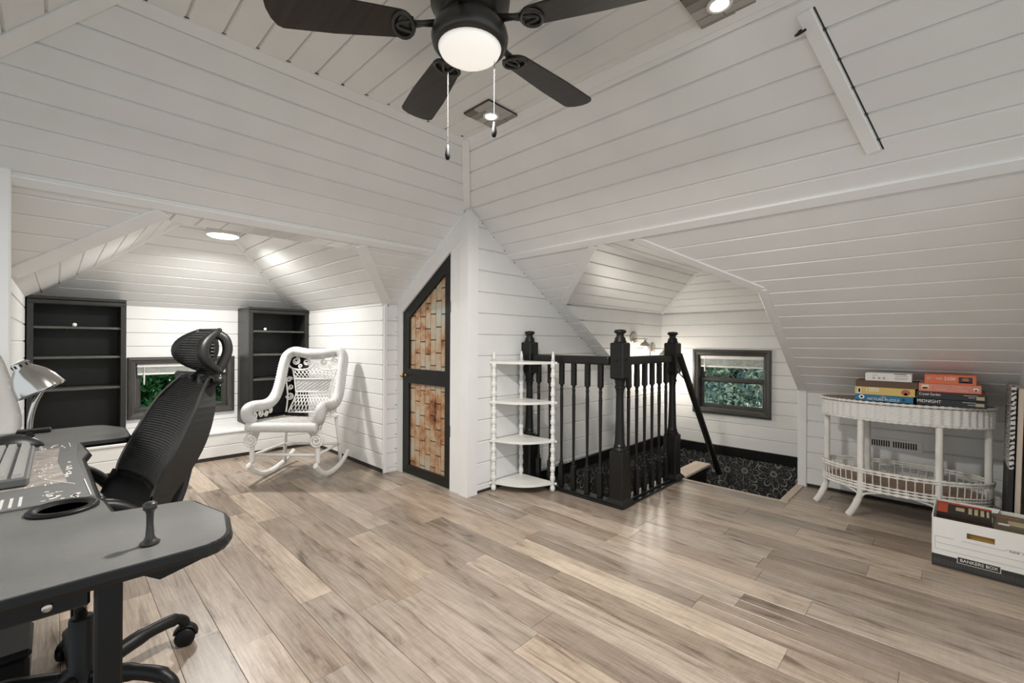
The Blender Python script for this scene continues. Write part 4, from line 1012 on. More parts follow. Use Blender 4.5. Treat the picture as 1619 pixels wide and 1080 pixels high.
for sd in (-1, 1):
    bm = nb(); tube(bm, smoothpath([(sd * .05, .280, .915), (sd * .06, .322, .950), (sd * .062, .350, 1.01), (sd * .058, .345, 1.055), (sd * .05, .320, 1.075)], 6), .0135, 8, sq=(.7, 1.2)); obj('headrest_bracket', bm, 'frame', oc, True)
bm = nb(); bbox(bm, (-.016, .312, .965), (.016, .328, 1.075), .004)
obj('headrest_slider', bm, 'plastic', oc)
for k in range(8): bm = nb(); bbox(bm, (.0155, .315, .975 + .012 * k), (.0185, .326, .980 + .012 * k), .0008); obj('ratchet_tooth', bm, 'nickel', oc)

# ------------------------------------------------------------------ wicker rocking chair
rk = thing('rocking_chair', 'white wicker rocking chair with scrolled openwork back', 'rocking chair', (-3.465, 1.172, 0), math.radians(44.3))
def spiral(bm, c, r, turns, ax, ay, start=0., sg=1, tr=.0055, k=12):
    c, ax, ay = Vector(c), Vector(ax), Vector(ay); n = int(turns * k); pts = []
    for i in range(n + 1):
        a = start + sg * 2 * math.pi * i / k; q = r * (1 - .80 * i / n); pts.append(c + ax * q * math.cos(a) + ay * q * math.sin(a))
    tube(bm, pts, tr, 6)
roll = [(.235, .02, .455), (.262, -.012, .50), (.268, .0, .545), (.262, .06, .562), (.258, .18, .556), (.256, .28, .565), (.252, .36, .615), (.248, .42, .72), (.246, .47, .85), (.235, .505, .925), (.19, .527, .962), (.12, .528, .955), (.05, .522, .944), (0, .52, .941)]
full = smoothpath(roll + [(-a, b, c) for a, b, c in roll[-2::-1]], 12)
rad = [(.043 if (i % 2) else .0365) * (.8 if (i < 4 or i > len(full) - 5) else 1) for i in range(len(full))]
bm = nb(); tube(bm, full, rad, 12); obj('rolled_frame', bm, 'wicker', rk, True)
bm = nb(); N = 15
S = []
for i in range(N + 1):
    t = i / N; y = -.035 + .485 * t; z = .462 - .03 * t - (.028 * (1 - t / .12) ** 2 if t < .12 else 0)
    S.append([bm.verts.new((u * (.262 - .03 * t), y, z + (.006 if (i + k) % 2 else 0) - .012 * (1 - u * u))) for k, u in enumerate([-1 + k / 9 for k in range(19)])])
for a, b in zip(S, S[1:]):
    for k in range(18): bm.faces.new((a[k], a[k + 1], b[k + 1], b[k]))
bmesh.ops.solidify(bm, geom=list(bm.faces), thickness=.03); obj('seat', bm, 'wicker', rk)
bm = nb(); tube(bm, [(x, -.03, .425) for x in [-.255 + .51 * k / 60 for k in range(61)]], [.036 if k % 2 else .033 for k in range(61)], 10); obj('seat_roll', bm, 'wicker', rk, True)
def bp(x, h):    # point on the reclined back plane, h above the seat
    return Vector((x * 1.24, .425 + .10 * (h / .5), .445 + h))
bm = nb()
for s in (-1, 1): tube(bm, smoothpath([bp(s * .165, .02), bp(s * .165, .15), bp(s * .19, .30), bp(s * .205, .40), bp(s * .17, .475)], 5), .006, 6)
tube(bm, smoothpath([bp(-.17, .475), bp(-.10, .49), bp(0, .465), bp(.10, .49), bp(.17, .475)], 5), .006, 6)
for s in (-1, 1): tube(bm, smoothpath([bp(s * .15, .02), bp(s * .112, .155), bp(s * .115, .20), bp(s * .13, .29), bp(s * .15, .375)], 5), .006, 6)
for h, wd_ in ((.02, .15), (.155, .112), (.185, .115), (.29, .13)): tube(bm, [bp(-wd_, h), bp(wd_, h)], .006, 6)
obj('back_frame', bm, 'cane', rk, True)['kind'] = 'stuff'
bm = nb()
for h0, h1, w0, w1, n in ((.02, .155, .150, .112, 12), (.29, .375, .130, .152, 11)):
    for k in range(-2, n + 2):
        for s in (-1, 1):
            u0_, u1_ = (k / n) * 2 - 1, ((k + s * 2.2) / n) * 2 - 1
            c0, c1 = max(-1, min(1, u0_)), max(-1, min(1, u1_))
            if abs(u1_ - u0_) < 1e-6 or abs(c1 - c0) < .02: continue
            ta, tb = (c0 - u0_) / (u1_ - u0_), (c1 - u0_) / (u1_ - u0_)
            f = lambda t, c: bp(c * (w0 + (w1 - w0) * t), h0 + (h1 - h0) * t)
            tube(bm, [f(ta, c0), f(tb, c1)], .0036, 5)
for k in range(12): x = -.099 + .018 * k; tube(bm, [bp(x, .155), bp(x, .188)], .0035, 5)
o = obj('lattice', bm, 'cane', rk, True); o['kind'] = 'stuff'
bm = nb(); A = []
for i in range(9):
    h = .187 + .105 * i / 8; A.append([bm.verts.new(bp(u * (.113 + .017 * i / 8), h) + Vector((0, .003 * ((i + k) % 2), 0))) for k, u in enumerate([-1 + k / 8 for k in range(17)])])
for a, b in zip(A, A[1:]):
    for k in range(16): bm.faces.new((a[k], a[k + 1], b[k + 1], b[k]))
bmesh.ops.solidify(bm, geom=list(bm.faces), thickness=.006); obj('woven_panel', bm, 'wicker', rk)
ux, uz = (1, 0, 0), tuple((bp(0, .5) - bp(0, 0)).normalized())
for s in (-1, 1):
    for (x, h, r, st, tn) in ((.132, .438, .034, math.pi / 2, 1.9), (.060, .430, .030, math.pi / 2, 1.8), (.098, .396, .018, -math.pi / 2, 1.3), (.150, .150, .032, 0, 1.8), (.152, .225, .024, 0, 1.4), (.166, .285, .024, math.pi, 1.4)):
        bm = nb(); spiral(bm, bp(s * x, h), r, tn, (s, 0, 0), uz, st, 1 if h > .3 else -1); obj('scroll', bm, 'cane', rk, True)
    bm = nb(); tube(bm, [bp(s * .096 + .086 * math.cos(a), .42 + .056 * math.sin(a)) for a in [math.radians(-175 + 17 * k) for k in range(11)]], .0065, 6); obj('scroll_arch', bm, 'cane', rk, True)
    # arm side panels
    for (y, z, r) in ((.07, .495, .026), (.145, .50, .030), (.215, .49, .026), (.275, .51, .028)):
        bm = nb(); spiral(bm, (s * .25, y, z), r, 1.6, (0, 1, 0), (0, 0, 1), 1.2 + y * 9, 1); obj('scroll', bm, 'cane', rk, True)
    bm = nb(); tube(bm, smoothpath([(s * .245, .03, .525), (s * .245, .16, .535), (s * .245, .28, .54), (s * .24, .36, .57)], 5), .007, 6); obj('arm_rail', bm, 'cane', rk, True)
    # legs, scroll feet, rockers
    bm = nb(); tube(bm, smoothpath([(s * .225, .03, .44), (s * .232, .02, .36), (s * .240, .012, .27), (s * .242, .012, .155)], 5), .0165, 10); lg = obj('leg', bm, 'cane', rk, True)
    bm = nb(); spiral(bm, (s * .238, -.012, .325), .052, 2.2, (s, 0, 0), (0, 0, 1), math.pi * .5, -1, .0085, 14); obj('scroll', bm, 'cane', lg, True)
    bm = nb(); tube(bm, [(s * .205, .44, .43), (s * .222, .455, .25), (s * .235, .47, .03)], .0145, 10); obj('leg', bm, 'cane', rk, True)
    path = smoothpath([(s * .243, -.03, .150), (s * .243, .04, .092), (s * .243, .14, .042), (s * .243, .27, .0225), (s * .243, .42, .034), (s * .240, .54, .062), (s * .236, .63, .096)], 6)
    bm = nb(); tube(bm, path, .0225, 8, sq=(.75, 1)); obj('rocker', bm, 'cane', rk)
    bm = nb(); tube(bm, [(s * .232, .02, .215), (s * .226, .455, .20)], .010, 8); obj('stretcher', bm, 'cane', rk, True)
    bm = nb(); tube(bm, smoothpath([(s * .228, .03, .30), (s * .225, .10, .40), (s * .225, .14, .425)], 4), .007, 6); obj('brace', bm, 'cane', rk, True)
    bm = nb(); tube(bm, smoothpath([(s * .22, .02, .355), (s * .16, .02, .405), (s * .10, .02, .415)], 4), .008, 6); obj('brace', bm, 'cane', rk, True)
    bm = nb(); tube(bm, [(s * .115, .44, .42), (0, .44, .27)], .008, 6); obj('brace', bm, 'cane', rk, True)
for y, z in ((.02, .215), (.455, .20)):
    bm = nb(); tube(bm, [(-.235, y, z), (.235, y, z)], .011, 8); obj('stretcher', bm, 'cane', rk, True)
bm = nb(); tube(bm, [(0, .445, .43), (0, .45, .19)], .012, 8); obj('rear_post', bm, 'cane', rk, True)
bm = nb(); tube(bm, [(-.22, .01, .405), (.22, .01, .405)], .010, 8); obj('seat_rail', bm, 'cane', rk, True)

# ------------------------------------------------------------------ white corner shelf
cs = thing('corner_shelf', 'white four-tier corner shelf with turned spindle posts beside the railing', 'shelf unit', (-2.285, 2.44, 0))
pc = {'a': (-2.293, 2.170), 'b': (-1.985, 2.450), 'c': (-2.280, 2.440)}
spd = [(.0, .0), (.014, .004), (.019, .02), (.017, .036), (.010, .05), (.016, .058)]
z = .075
while z < .90:
    spd += [(.012, z), (.0175, z + .008), (.0175, z + .034), (.012, z + .042), (.0165, z + .050), (.012, z + .058)]; z += .066
spd += [(.015, .925), (.010, .94), (.012, .955), (.008, .968), (.005, .985), (0, .987)]
bm = nb(); lathe(bm, spd, 12)
sp0 = None
for q in pc.values():
    if sp0 is None: sp0 = obj('spindle', bm, 'shelfwhite', cs, True); o = sp0
    else: o = bpy.data.objects.new('spindle', sp0.data); COL.objects.link(o); o.parent = cs
    o.location = to(cs, (q[0], q[1], 0))
A_, B_, C_ = (Vector((pc[k][0] + 2.285, pc[k][1] - 2.44, 0)) for k in 'abc')
for z in (.065, .362, .635, .915):
    arc = []
    for i in range(13):
        t = i / 12; q = A_.lerp(B_, t); nrm = Vector((.72, -.69, 0)); arc.append(q + nrm * .075 * math.sin(math.pi * t))
    pl = [tuple(C_ + Vector((-.022, .018, z)))] + [tuple(A_ + Vector((-.018, -.022, z)))] + [tuple(p + Vector((0, 0, z))) for p in arc] + [tuple(B_ + Vector((.022, .018, z)))]
    bm = nb(); prism(bm, pl, (0, 0, -.016)); obj('shelf', bm, 'shelfwhite', cs)

# ------------------------------------------------------------------ wicker oval table
TC, TA, TB, TZ = (-.2, 3.56), .392, .205, .710
wt = thing('wicker_table', 'white wicker oval side table with gallery shelf against the knee wall', 'table', (TC[0], TC[1], 0))
el = lambda a, kx=1., ky=1.: (TA * kx * math.cos(a), TB * ky * math.sin(a))
def ring(n, z, kx=1., ky=1.): return [el(2 * math.pi * k / n, kx, ky) + (z,) for k in range(n)]
bm = nb(); prism(bm, ring(64, TZ), (0, 0, -.014)); obj('table_top', bm, 'tabletop', wt)
def braid(z, r, kx=1., ky=1., n=150, amp=.004, seg=6):
    bm = nb()
    for ph in (0, 1):
        pts = []
        for k in range(n):
            a = 2 * math.pi * k / n; s = math.sin(a * n / 4 + ph * math.pi); c = math.cos(a * n / 4 + ph * math.pi)
            x, y = el(a, kx + .008 * s, ky + .012 * s); pts.append((x, y, z + amp * c))
        tube(bm, pts, r, seg, closed=True)
    return bm
o = obj('top_braid', braid(TZ - .004, .0055, 1.012, 1.02), 'oldwhite', wt, True); o['kind'] = 'stuff'
# skirt: stakes with woven bands between them, an outer and an inner shell
bm = nb(); n = 330; R_ = []
def skirt_ring(z, ins): return [bm.verts.new(el(2 * math.pi * k / n, 1.0 - ins + .008 * math.sin(k * math.pi / 3), 1.0 - ins * 1.6 + .014 * math.sin(k * math.pi / 3)) + (z,)) for k in range(n)]
for j in range(11): R_.append(skirt_ring(TZ - .016 - .0085 * j, 0))
for j in range(10, -1, -5): R_.append(skirt_ring(TZ - .016 - .0085 * j, .012))
for i in range(len(R_)):
    a, b = R_[i], R_[(i + 1) % len(R_)]
    for k in range(n): bm.faces.new((a[k], a[(k + 1) % n], b[(k + 1) % n], b[k]))
obj('woven_skirt', bm, 'weave', wt)
o = obj('skirt_braid', braid(TZ - .108, .0045, 1.0, 1.0), 'oldwhite', wt, True); o['kind'] = 'stuff'
SZ = .215
bm = nb(); prism(bm, ring(56, SZ, .93, .90), (0, 0, -.012)); obj('lower_shelf', bm, flat('lower_shelf_wood', (.30, .20, .13), .5), wt)
NSK = 64
for k in range(NSK):
    x, y = el(2 * math.pi * k / NSK, .97, .95); x2, y2 = el(2 * math.pi * k / NSK, .985, .985)
    bm = nb(); tube(bm, [(x, y, SZ - .028), (x2, y2, SZ + .085)], .0045, 5, sq=(1.3, .7)); obj('gallery_stake', bm, 'oldwhite', wt)
for z, kx, r in ((SZ + .085, .985, .0065), (SZ + .070, .983, .0045), (SZ + .004, .972, .0045), (SZ - .012, .970, .006), (SZ - .030, .968, .007)):
    o = obj('gallery_band', braid(z, r * .8, kx, kx, 120, r * .6), 'oldwhite', wt, True); o['kind'] = 'stuff'
for i, a in enumerate((180, 242, 298, 0, 62, 118)):
    a = math.radians(a); x, y = el(a, .93, .93); fx, fy = x + (-.06 if x < 0 else .0), y + (.02 if y < 0 else 0)
    bm = nb(); tube(bm, smoothpath([(x, y, TZ - .016), (x, y, .40), (x, y, .19), (x * .9 + fx * .1, y * .9 + fy * .1, .13), (x * .45 + fx * .55, y * .45 + fy * .55, .055), (fx, fy, .004)], 5), [.0165] * 16 + [.019] * 10, 10); lg = obj('leg', bm, 'oldwhite', wt, True)
    for da in (-.30, .30):
        bx, by = el(a + da, .95, .95)
        bm = nb(); tube(bm, smoothpath([(x, y, .115), (x * .8 + bx * .2, y * .8 + by * .2, .155), (bx, by, .182)], 5), .0065, 6); obj('brace', bm, 'oldwhite', lg, True)

# ------------------------------------------------------------------ puzzle boxes on the table
def col(n, c, r=.45): M[n] = flat(n, c, r)
for n_, c_ in (('pz_white', (.74, .72, .69)), ('pz_brown', (.10, .048, .022)), ('pz_yellow', (.66, .47, .14)), ('pz_blue', (.01, .16, .30)), ('pz_orange', (.72, .16, .06)), ('pz_pink', (.66, .24, .17)), ('pz_black', (.016, .017, .018)), ('pz_navy', (.012, .014, .022)), ('pz_red', (.40, .05, .03)), ('ink_white', (.85, .83, .80)), ('ink_cream', (.80, .68, .45)), ('ink_blue', (.10, .16, .42)), ('ink_rust', (.42, .12, .04)), ('ink_grey', (.36, .36, .37)), ('ink_green', (.10, .16, .07)), ('ink_gold', (.45, .38, .24)), ('ink_pale', (.70, .50, .40)), ('ink_dk', (.02, .03, .05))): col(n_, c_)
def pbox(label, name, x0, x1, y0, depth, z0, h, m, rz=0.):
    cx, cy = (x0 + x1) / 2, y0 + depth / 2
    t = thing(name, label, 'puzzle box', (cx, cy, z0), math.radians(rz), 'boxes stacked on the wicker table')
    wx = (x1 - x0) / 2
    bm = nb(); bbox(bm, (-wx, -depth / 2, 0), (wx, depth / 2, h), .0015); obj('carton', bm, m, t)
    fm_ = frame((0, -depth / 2 - .0003, h / 2), (1, 0, 0), (0, 0, 1))
    return t, fm_, wx, h
def patch(t, fm_, x, y, w_, h_, m, name='print_patch'):
    bm = nb(); box(bm, (x - w_ / 2, y - h_ / 2, 0), (x + w_ / 2, y + h_ / 2, .0004)); bm.transform(fm_); return obj(name, bm, m, t)
def disc(t, fm_, x, y, r, m, ky=1.):
    bm = nb(); lathe(bm, [(0, .0005), (r, .0005), (r, 0)], 18); bm.transform(fm_ @ Matrix.Translation((x, y, 0)) @ Matrix.Diagonal((1, ky, 1, 1))); return obj('print_patch', bm, m, t)
T0 = TZ + .0045; FY = 3.385
at = lambda fm_, x, y: fm_ @ Matrix.Translation((x, y, .0004))
# left stack, from the bottom
t, f, wx, h = pbox('blue puzzle box at the bottom of the stack with the white box on top', 'puzzle_box', -.398, -.135, FY, .26, T0, .036, 'pz_blue')
text('300', .016, at(f, .0, .008), 'ink_pale', t); text('PICTURE PUZZLE', .020, at(f, .0, -.007), 'ink_white', t, sx=.95); disc(t, f, -.10, .004, .013, 'ink_white'); disc(t, f, -.10, .004, .006, 'ink_rust'); patch(t, f @ Matrix.Rotation(math.pi / 4, 4, 'Z') , .063, -.063, .014, .014, 'ink_dk')
t, f, wx, h = pbox('yellow puzzle box marked 1000 between the blue and brown boxes', 'puzzle_box', -.398, -.128, FY + .002, .25, T0 + .0365, .046, 'pz_yellow')
text('1000', .036, at(f, -.055, .006), 'ink_white', t, sx=.9); patch(t, f, -.115, .0, .016, .034, 'ink_white'); patch(t, f, -.115, .0, .009, .024, 'ink_blue'); disc(t, f, .095, .0, .020, 'ink_rust', .85); disc(t, f, .095, -.008, .008, 'ink_green', .8); patch(t, f, -.04, -.016, .12, .003, 'ink_pale')
t, f, wx, h = pbox('dark brown wooden game box under the small white box', 'game_box', -.396, -.116, FY + .004, .20, T0 + .083, .037, 'pz_brown')
t, f, wx, h = pbox('small white box with grey print topping the brown game box', 'small_box', -.350, -.142, FY + .002, .14, T0 + .1205, .046, 'pz_white')
for x in (-.064, -.040, -.018): disc(t, f, x, -.006, .0065, 'ink_grey')
for x, y, w_ in ((-.06, .010, .03), (.06, .008, .055), (.058, -.002, .06), (.056, -.009, .05)): patch(t, f, x, y, w_, .003, 'ink_grey')
patch(t, f, .055, .019, .055, .004, 'pz_brown')
# right stack
t, f, wx, h = pbox('navy puzzle box titled MIDNIGHT at the bottom of its stack', 'puzzle_box', -.122, .150, FY - .002, .26, T0, .036, 'pz_navy')
text('MIDNIGHT', .0235, at(f, -.085, .004), 'ink_white', t, sx=.86); patch(t, f, .11, .0, .032, .016, 'ink_gold'); patch(t, f, .07, .010, .05, .004, 'ink_grey'); patch(t, f, .08, -.002, .03, .004, 'ink_grey'); patch(t, f, -.015, .0, .012, .034, 'pz_black')
t, f, wx, h = pbox('black puzzle box with white script title above the MIDNIGHT box', 'puzzle_box', -.123, .151, FY, .25, T0 + .0365, .037, 'pz_black')
text('Crystal Garden', .020, at(f, -.082, .006) @ Matrix.Shear('XZ', 4, (0, 0)), 'ink_white', t, sx=.70); patch(t, f, .112, -.002, .030, .018, 'ink_gold'); patch(t, f, .075, .010, .05, .004, 'ink_grey'); patch(t, f, .08, .0, .025, .004, 'ink_grey')
bm = nb(); bbox(bm, (-.136, -.123, .0366), (.136, .122, .038), .0004); obj('lid_top', bm, 'pz_red', t)
t, f, wx, h = pbox('salmon pink puzzle box under the bright orange 2500 box', 'puzzle_box', -.114, .130, FY + .008, .20, T0 + .0755, .044, 'pz_pink')
text('Puzzle Series', .010, at(f, -.03, .004), 'ink_pale', t); text('500 PIECE PUZZLE', .010, at(f, .055, .006), 'ink_pale', t); patch(t, f, -.095, .003, .030, .024, 'ink_cream'); patch(t, f, -.095, -.003, .022, .008, 'ink_green'); patch(t, f, -.072, 0, .001, .042, 'ink_pale'); disc(t, f, .102, .0, .010, 'ink_white', .8); disc(t, f, .102, -.003, .005, 'ink_blue', .8); patch(t, f, .05, -.008, .04, .003, 'ink_pale'); patch(t, f, -.03, -.008, .04, .003, 'ink_pale')
t, f, wx, h = pbox('bright orange puzzle box marked 2500 topping the right stack', 'puzzle_box', -.090, .112, FY + .010, .135, T0 + .120, .050, 'pz_orange')
text('2500', .024, at(f, .0, .004), 'ink_white', t, sx=.95); text('PUZZLE', .013, at(f, -.042, .003), 'ink_white', t, sx=.55); patch(t, f, .060, .0, .052, .032, 'ink_dk'); disc(t, f, .060, .003, .014, 'ink_rust', .7); patch(t, f, .060, -.012, .05, .004, 'ink_green'); patch(t, f, .060, -.009, .010, .010, 'ink_cream'); patch(t, f, -.085, .004, .014, .014, 'ink_grey')

# ------------------------------------------------------------------ bankers box with books
bb = thing('storage_box', 'white cardboard storage box of paperbacks in front of the wicker table', 'box', (.115, 3.095, 0), math.radians(-1.5))
W2, D2, HB = .160, .165, .228
bm = nb(); box(bm, (-W2, -D2, 0), (W2, D2, .004)); obj('bottom', bm, 'cardboard', bb)
for nm_, a, b in (('side_panel', (-W2, -D2, 0), (-W2 + .005, D2, HB + .012)), ('side_panel', (W2 - .005, -D2, 0), (W2, D2, HB + .012)), ('rear_panel', (-W2, D2 - .005, 0), (W2, D2, HB + .006))):
    bm = nb(); bbox(bm, a, b, .0015); obj(nm_, bm, 'cardboard', bb)
bm = nb(); hx0, hx1, hz0, hz1 = -.043, .045, .158, .184               # front panel with the hand hole
for a, b in (((-W2, 0), (W2, hz0)), ((-W2, hz1), (W2, HB)), ((-W2, hz0), (hx0, hz1)), ((hx1, hz0), (W2, hz1))): box(bm, (a[0], -D2, a[1]), (b[0], -D2 + .005, b[1]))
bmesh.ops.remove_doubles(bm, verts=bm.verts, dist=1e-5); obj('front_panel', bm, 'cardboard', bb)
bm = nb(); prism(bm, [(-.07, D2 - .006, HB + .007), (.07, D2 - .006, HB + .007), (.06, D2 - .05, HB - .006), (-.06, D2 - .05, HB - .006)], (0, 0, .004)); obj('hand_flap', bm, 'cardboard', bb)
ff = frame((0, -D2 - .0004, 0), (1, 0, 0), (0, 0, 1))
def bpatch(x, y, w_, h_, m, nm_='print_patch', dz=0.):
    bm = nb(); box(bm, (x - w_ / 2, y - h_ / 2, dz), (x + w_ / 2, y + h_ / 2, dz + .0004)); bm.transform(ff); return obj(nm_, bm, m, bb)
bpatch(0, .0285, 2 * W2, .057, 'ink', 'print_band')
M['bandgrey'] = flat('band_grey', (.085, .08, .07), .7)
bm = nb()
for i in range(22):
    x = -.152 + i * .0145; 
    for dx, dz_, w_, h_ in ((0, .026, .002, .022), (.004, .036, .007, .002), (.004, .026, .007, .002), (.004, .016, .007, .002), (.008, .031, .002, .009), (.008, .021, .002, .009)): box(bm, (x + dx - w_ / 2, dz_ - h_ / 2, .0003), (x + dx + w_ / 2, dz_ + h_ / 2, .0007))
bm.transform(ff); o = obj('print_pattern', bm, 'bandgrey', bb); o['kind'] = 'stuff'
bpatch(-.005, .052, .138, .030, 'ink_white', 'label_border', .0004); bpatch(-.005, .052, .134, .026, 'ink', 'label', .0008)
text('BANKERS BOX', .0195, ff @ Matrix.Translation((-.005, .052, .0013)), 'ink_white', bb, sx=.93)
for a, b in (((-.148, .142), (-.085, .142)), ((-.06, .142), (.075, .142)), ((.075, .142), (.083, .150)), ((.083, .150), (.148, .150)), ((-.148, .142), (-.148, .082)), ((.148, .150), (.148, .082)), ((-.148, .082), (.148, .082)), ((-.144, .112), (.144, .112))):
    bm = nb(); tube(bm, [(a[0], a[1], .0002), (b[0], b[1], .0002)], .0006, 4); bm.transform(ff); obj('print_line', bm, 'greyink', bb)
text('R-KIVE', .010, ff @ Matrix.Translation((.103, .1435, .0006)), 'ink', bb, sx=1.0); text('724', .011, ff @ Matrix.Translation((.133, .1425, .0004)), 'greyink', bb)
bk_y = flat('book_gold', (.50, .30, .07)); bk_r = flat('book_red', (.45, .07, .03)); bk_b = flat('book_black', (.03, .025, .022)); bk_o = flat('book_olive', (.14, .12, .08)); page = flat('book_pages', (.60, .54, .43), .8)
def book(label, x, y, z, w_, d_, h_, m, rx=0., rz=0., m2=None):
    t = thing('paperback', label, 'book', (x, y, z), 0, 'paperbacks in the storage box'); t.rotation_euler = (rx, 0, rz)
    bm = nb(); box(bm, (-w_ / 2 + .002, -d_ / 2 + .001, -h_ / 2 + .001), (w_ / 2 - .002, d_ / 2 - .003, h_ / 2 - .001)); obj('pages', bm, page, t)
    bm = nb(); box(bm, (-w_ / 2, -d_ / 2, h_ / 2 - .001), (w_ / 2, d_ / 2, h_ / 2)); box(bm, (-w_ / 2, -d_ / 2, -h_ / 2), (w_ / 2, d_ / 2, -h_ / 2 + .001)); box(bm, (-w_ / 2, -d_ / 2, -h_ / 2), (w_ / 2, -d_ / 2 + .001, h_ / 2)); bmesh.ops.remove_doubles(bm, verts=bm.verts, dist=1e-6); obj('cover', bm, m, t)
    if m2:
        for (px, py, pw, ph, mm) in m2:
            bm = nb(); box(bm, (px - pw / 2, py - ph / 2, h_ / 2), (px + pw / 2, py + ph / 2, h_ / 2 + .0005)); obj('cover_print', bm, mm, t)
    return t
bo = bb.location
book('gold and red paperback showing through the hand hole of the box', bo.x - .035, bo.y - .085, .155, .17, .105, .10, bk_y)
book('black paperback lying across the front of the box', bo.x - .055, bo.y - .03, .219, .185, .115, .022, bk_b, math.radians(12), math.radians(-2))
t = book('red and black paperback with gold lettering on top inside the box', bo.x - .055, bo.y - .03, .2415, .185, .115, .020, bk_b, math.radians(12), math.radians(-2),
     [(-.072, .0, .036, .11, bk_r), (0.0, .048, .184, .016, bk_r), (-.012, .0, .03, .035, 'ink_gold'), (.022, .0, .012, .06, 'ink_gold'), (.042, .0, .012, .06, 'ink_gold'), (.062, .0, .012, .06, 'ink_gold'), (.080, .0, .008, .06, 'ink_gold')])
book('grey-green paperback lying at the right inside the box', bo.x + .095, bo.y + .0, .205, .105, .17, .05, bk_o, math.radians(4), math.radians(-1), [(-.02, -.05, .035, .02, 'ink_white'), (.02, -.02, .05, .06, 'ink_gold'), (-.005, .05, .08, .012, 'ink_rust')])
# ------------------------------------------------------------------ canvases leaning on the right wall
def zebra():
    m, n, l, p = nt('zebra_canvas_edge'); geo = n.new('ShaderNodeNewGeometry'); mp = n.new('ShaderNodeMapping'); mp.inputs['Rotation'].default_value = (.6, .3, 0)
    l.new(geo.outputs['Position'], mp.inputs[0])
    wv = n.new('ShaderNodeTexWave'); wv.bands_direction = 'Z'; wv.inputs['Scale'].default_value = 16; wv.inputs['Distortion'].default_value = 5; wv.inputs['Detail Scale'].default_value = 3
    l.new(mp.outputs[0], wv.inputs['Vector'])
    sp = n.new('ShaderNodeSeparateXYZ'); l.new(geo.outputs['Position'], sp.inputs[0])
    gt = n.new('ShaderNodeMath'); gt.operation = 'GREATER_THAN'; gt.inputs[1].default_value = .43; l.new(sp.outputs['Z'], gt.inputs[0])
    st = n.new('ShaderNodeMath'); st.operation = 'GREATER_THAN'; st.inputs[1].default_value = .42; l.new(wv.outputs['Fac'], st.inputs[0])
    mu = n.new('ShaderNodeMath'); mu.operation = 'MULTIPLY'; l.new(gt.outputs[0], mu.inputs[0]); l.new(st.outputs[0], mu.inputs[1])
    mx = n.new('ShaderNodeMix'); mx.data_type = 'RGBA'; mx.inputs[6].default_value = (.02, .02, .021, 1); mx.inputs[7].default_value = (.70, .68, .65, 1)
    l.new(mu.outputs[0], mx.inputs[0]); l.new(mx.outputs[2], p.inputs['Base Color']); p.inputs['Roughness'].default_value = .6
    return m
M['zebra'] = zebra()
def canvas(label, x, y0, y1, h, th_, lean, m_edge, m_face):
    t = thing('canvas_picture', label, 'canvas', (x, (y0 + y1) / 2, .003)); t.rotation_euler = (0, math.radians(lean), 0)
    hy = (y1 - y0) / 2
    bm = nb(); bbox(bm, (-th_ / 2, -hy, 0), (th_ / 2, hy, h), .002); obj('wrapped_canvas', bm, m_edge, t)
    bm = nb(); box(bm, (-th_ / 2 - .0012, -hy + .003, .003), (-th_ / 2, hy - .003, h - .003)); obj('painted_face', bm, m_face, t)
canvas('zebra-striped black and white canvas leaning beside the wicker table', .223, 3.33, 3.62, .84, .016, 1.2, 'zebra', 'zebra')
canvas('pale wood stretcher canvas leaning next to the zebra canvas', .249, 3.34, 3.63, .83, .018, 1.2, 'canvas_wood', 'cloth')

# ------------------------------------------------------------------ small wall fittings
ve = thing('wall_vent', 'white louvred floor vent low on the knee wall behind the wicker table', 'vent', (-.262, KY - .0095, .388))
bm = nb(); bbox(bm, (-.155, -.004, -.042), (.155, 0, .038), .002); obj('plate', bm, 'trim', ve)
for k in range(21):
    x = -.122 + .0122 * k
    if k == 10: continue
    bm = nb(); box(bm, (x - .0036, -.0048, -.018), (x + .0036, -.0038, .022)); obj('slot', bm, 'dark_gap', ve)
ou = thing('wall_outlet', 'white electrical outlet on the alcove wall beside the rocking chair', 'outlet', (-3.685, RW - .0095, .297))
bm = nb(); bbox(bm, (-.035, -.006, -.057), (.035, 0, .057), .003); obj('cover_plate', bm, 'vinyl', ou)
for z in (-.024, .024):
    bm = nb(); bbox(bm, (-.016, -.008, z - .014), (.016, -.004, z + .014), .004); so = obj('socket', bm, 'vinyl', ou)
    for x in (-.006, .006): bm = nb(); box(bm, (x - .001, -.0084, z - .004), (x + .001, -.0075, z + .006)); obj('slot', bm, 'dark_gap', so)
hk = thing('ceiling_hook', 'small black hook screwed into the right slope beside the batten', 'hook', (-.352, 1.752, 2.123))
bm = nb(); tube(bm, smoothpath([(.012, .010, .012), (-.012, .012, -.012), (-.020, .0, -.026), (-.008, -.014, -.034), (.014, -.018, -.030)], 6), .0042, 8); obj('hook_wire', bm, 'black', hk, True)
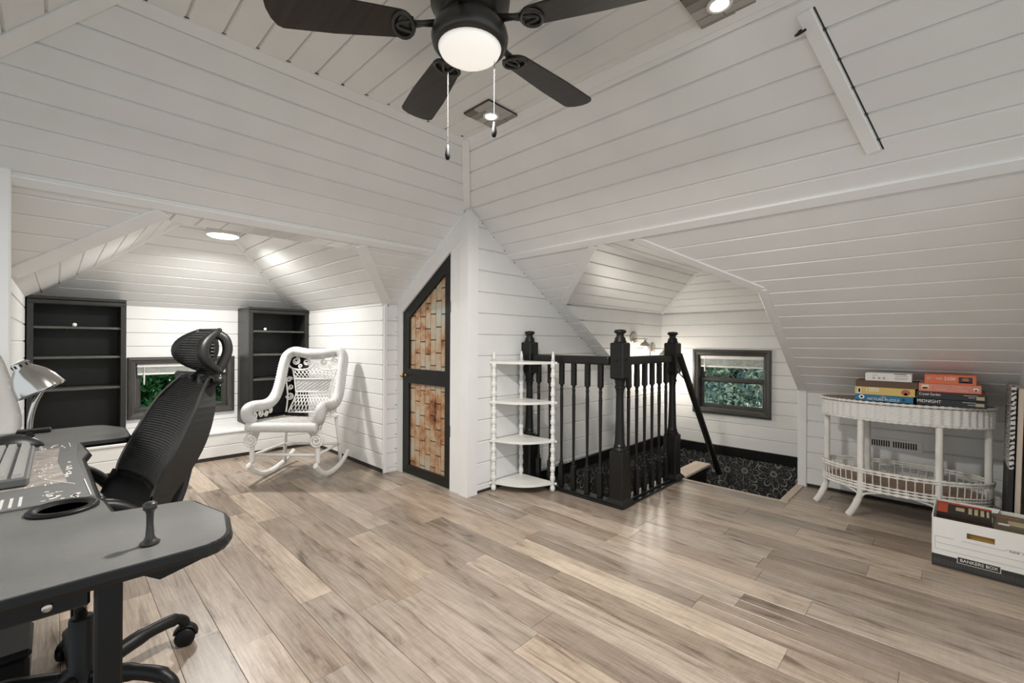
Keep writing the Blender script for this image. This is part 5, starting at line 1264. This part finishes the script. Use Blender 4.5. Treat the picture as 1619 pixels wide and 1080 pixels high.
bm = nb(); lathe(bm, [(.008, 0), (.008, .003), (0, .004)], 12, (.012, .010, .008)); obj('rose', bm, 'black', hk, True)

# ------------------------------------------------------------------ trees outside the windows
def tree(label, c, size, n, leaf, m, seed, trunk_h):
    t = thing('tree', label, 'tree', (c[0], c[1], c[2]))
    rg = random.Random(seed); bm = nb()
    cl = [(Vector((rg.uniform(-1, 1) * size[0], rg.uniform(-1, 1) * size[1], rg.uniform(-1, 1) * size[2])), rg.uniform(.22, .42)) for _ in range(70)]
    for i in range(n):
        cc, rr_ = rg.choice(cl); d = Vector((rg.gauss(0, 1), rg.gauss(0, 1), rg.gauss(0, 1))).normalized() * rr_ * rg.uniform(.6, 1.0); p = cc + d
        a = Vector((rg.gauss(0, 1), rg.gauss(0, 1), rg.gauss(0, 1) - .4)).normalized(); b = a.cross(Vector((rg.gauss(0, 1), rg.gauss(0, 1), rg.gauss(0, 1)))).normalized()
        L_ = leaf * rg.uniform(.7, 1.3); w_ = L_ * .38
        v = [bm.verts.new(p + q) for q in (-a * L_ / 2, b * w_ / 2 + a.cross(b) * .1 * w_, a * L_ / 2, -b * w_ / 2 + a.cross(b) * .1 * w_)]
        bm.faces.new(v)
    me = bpy.data.meshes.new('foliage'); bm.to_mesh(me); bm.free(); me.materials.append(M[m]); o = bpy.data.objects.new('foliage', me); COL.objects.link(o); o.parent = t; o['kind'] = 'stuff'
    bm = nb(); tube(bm, smoothpath([(0, 0, -trunk_h), (.05, .03, -trunk_h * .4), (0, 0, size[2] * .6)], 5), [.13] * 6 + [.07] * 5, 8); obj('trunk', bm, 'bark', t)
    return t
tree('dark glossy green tree outside the wide window behind the office chair', (-7.2, .95, .45), (.55, 1.5, 1.1), 50000, .085, 'leaf_dark', 1, 3.2)
tree('pale blue-green tree outside the stairwell window', (-2.3, 7.2, .4), (1.9, .6, 1.5), 60000, .085, 'leaf_pale', 2, 3.3)
bm = nb(); box(bm, (-14, -6, -2.80), (6, 14, -2.75)); g_ = obj('ground', bm, flat('lawn', (.05, .10, .03), .9)); struct(g_)
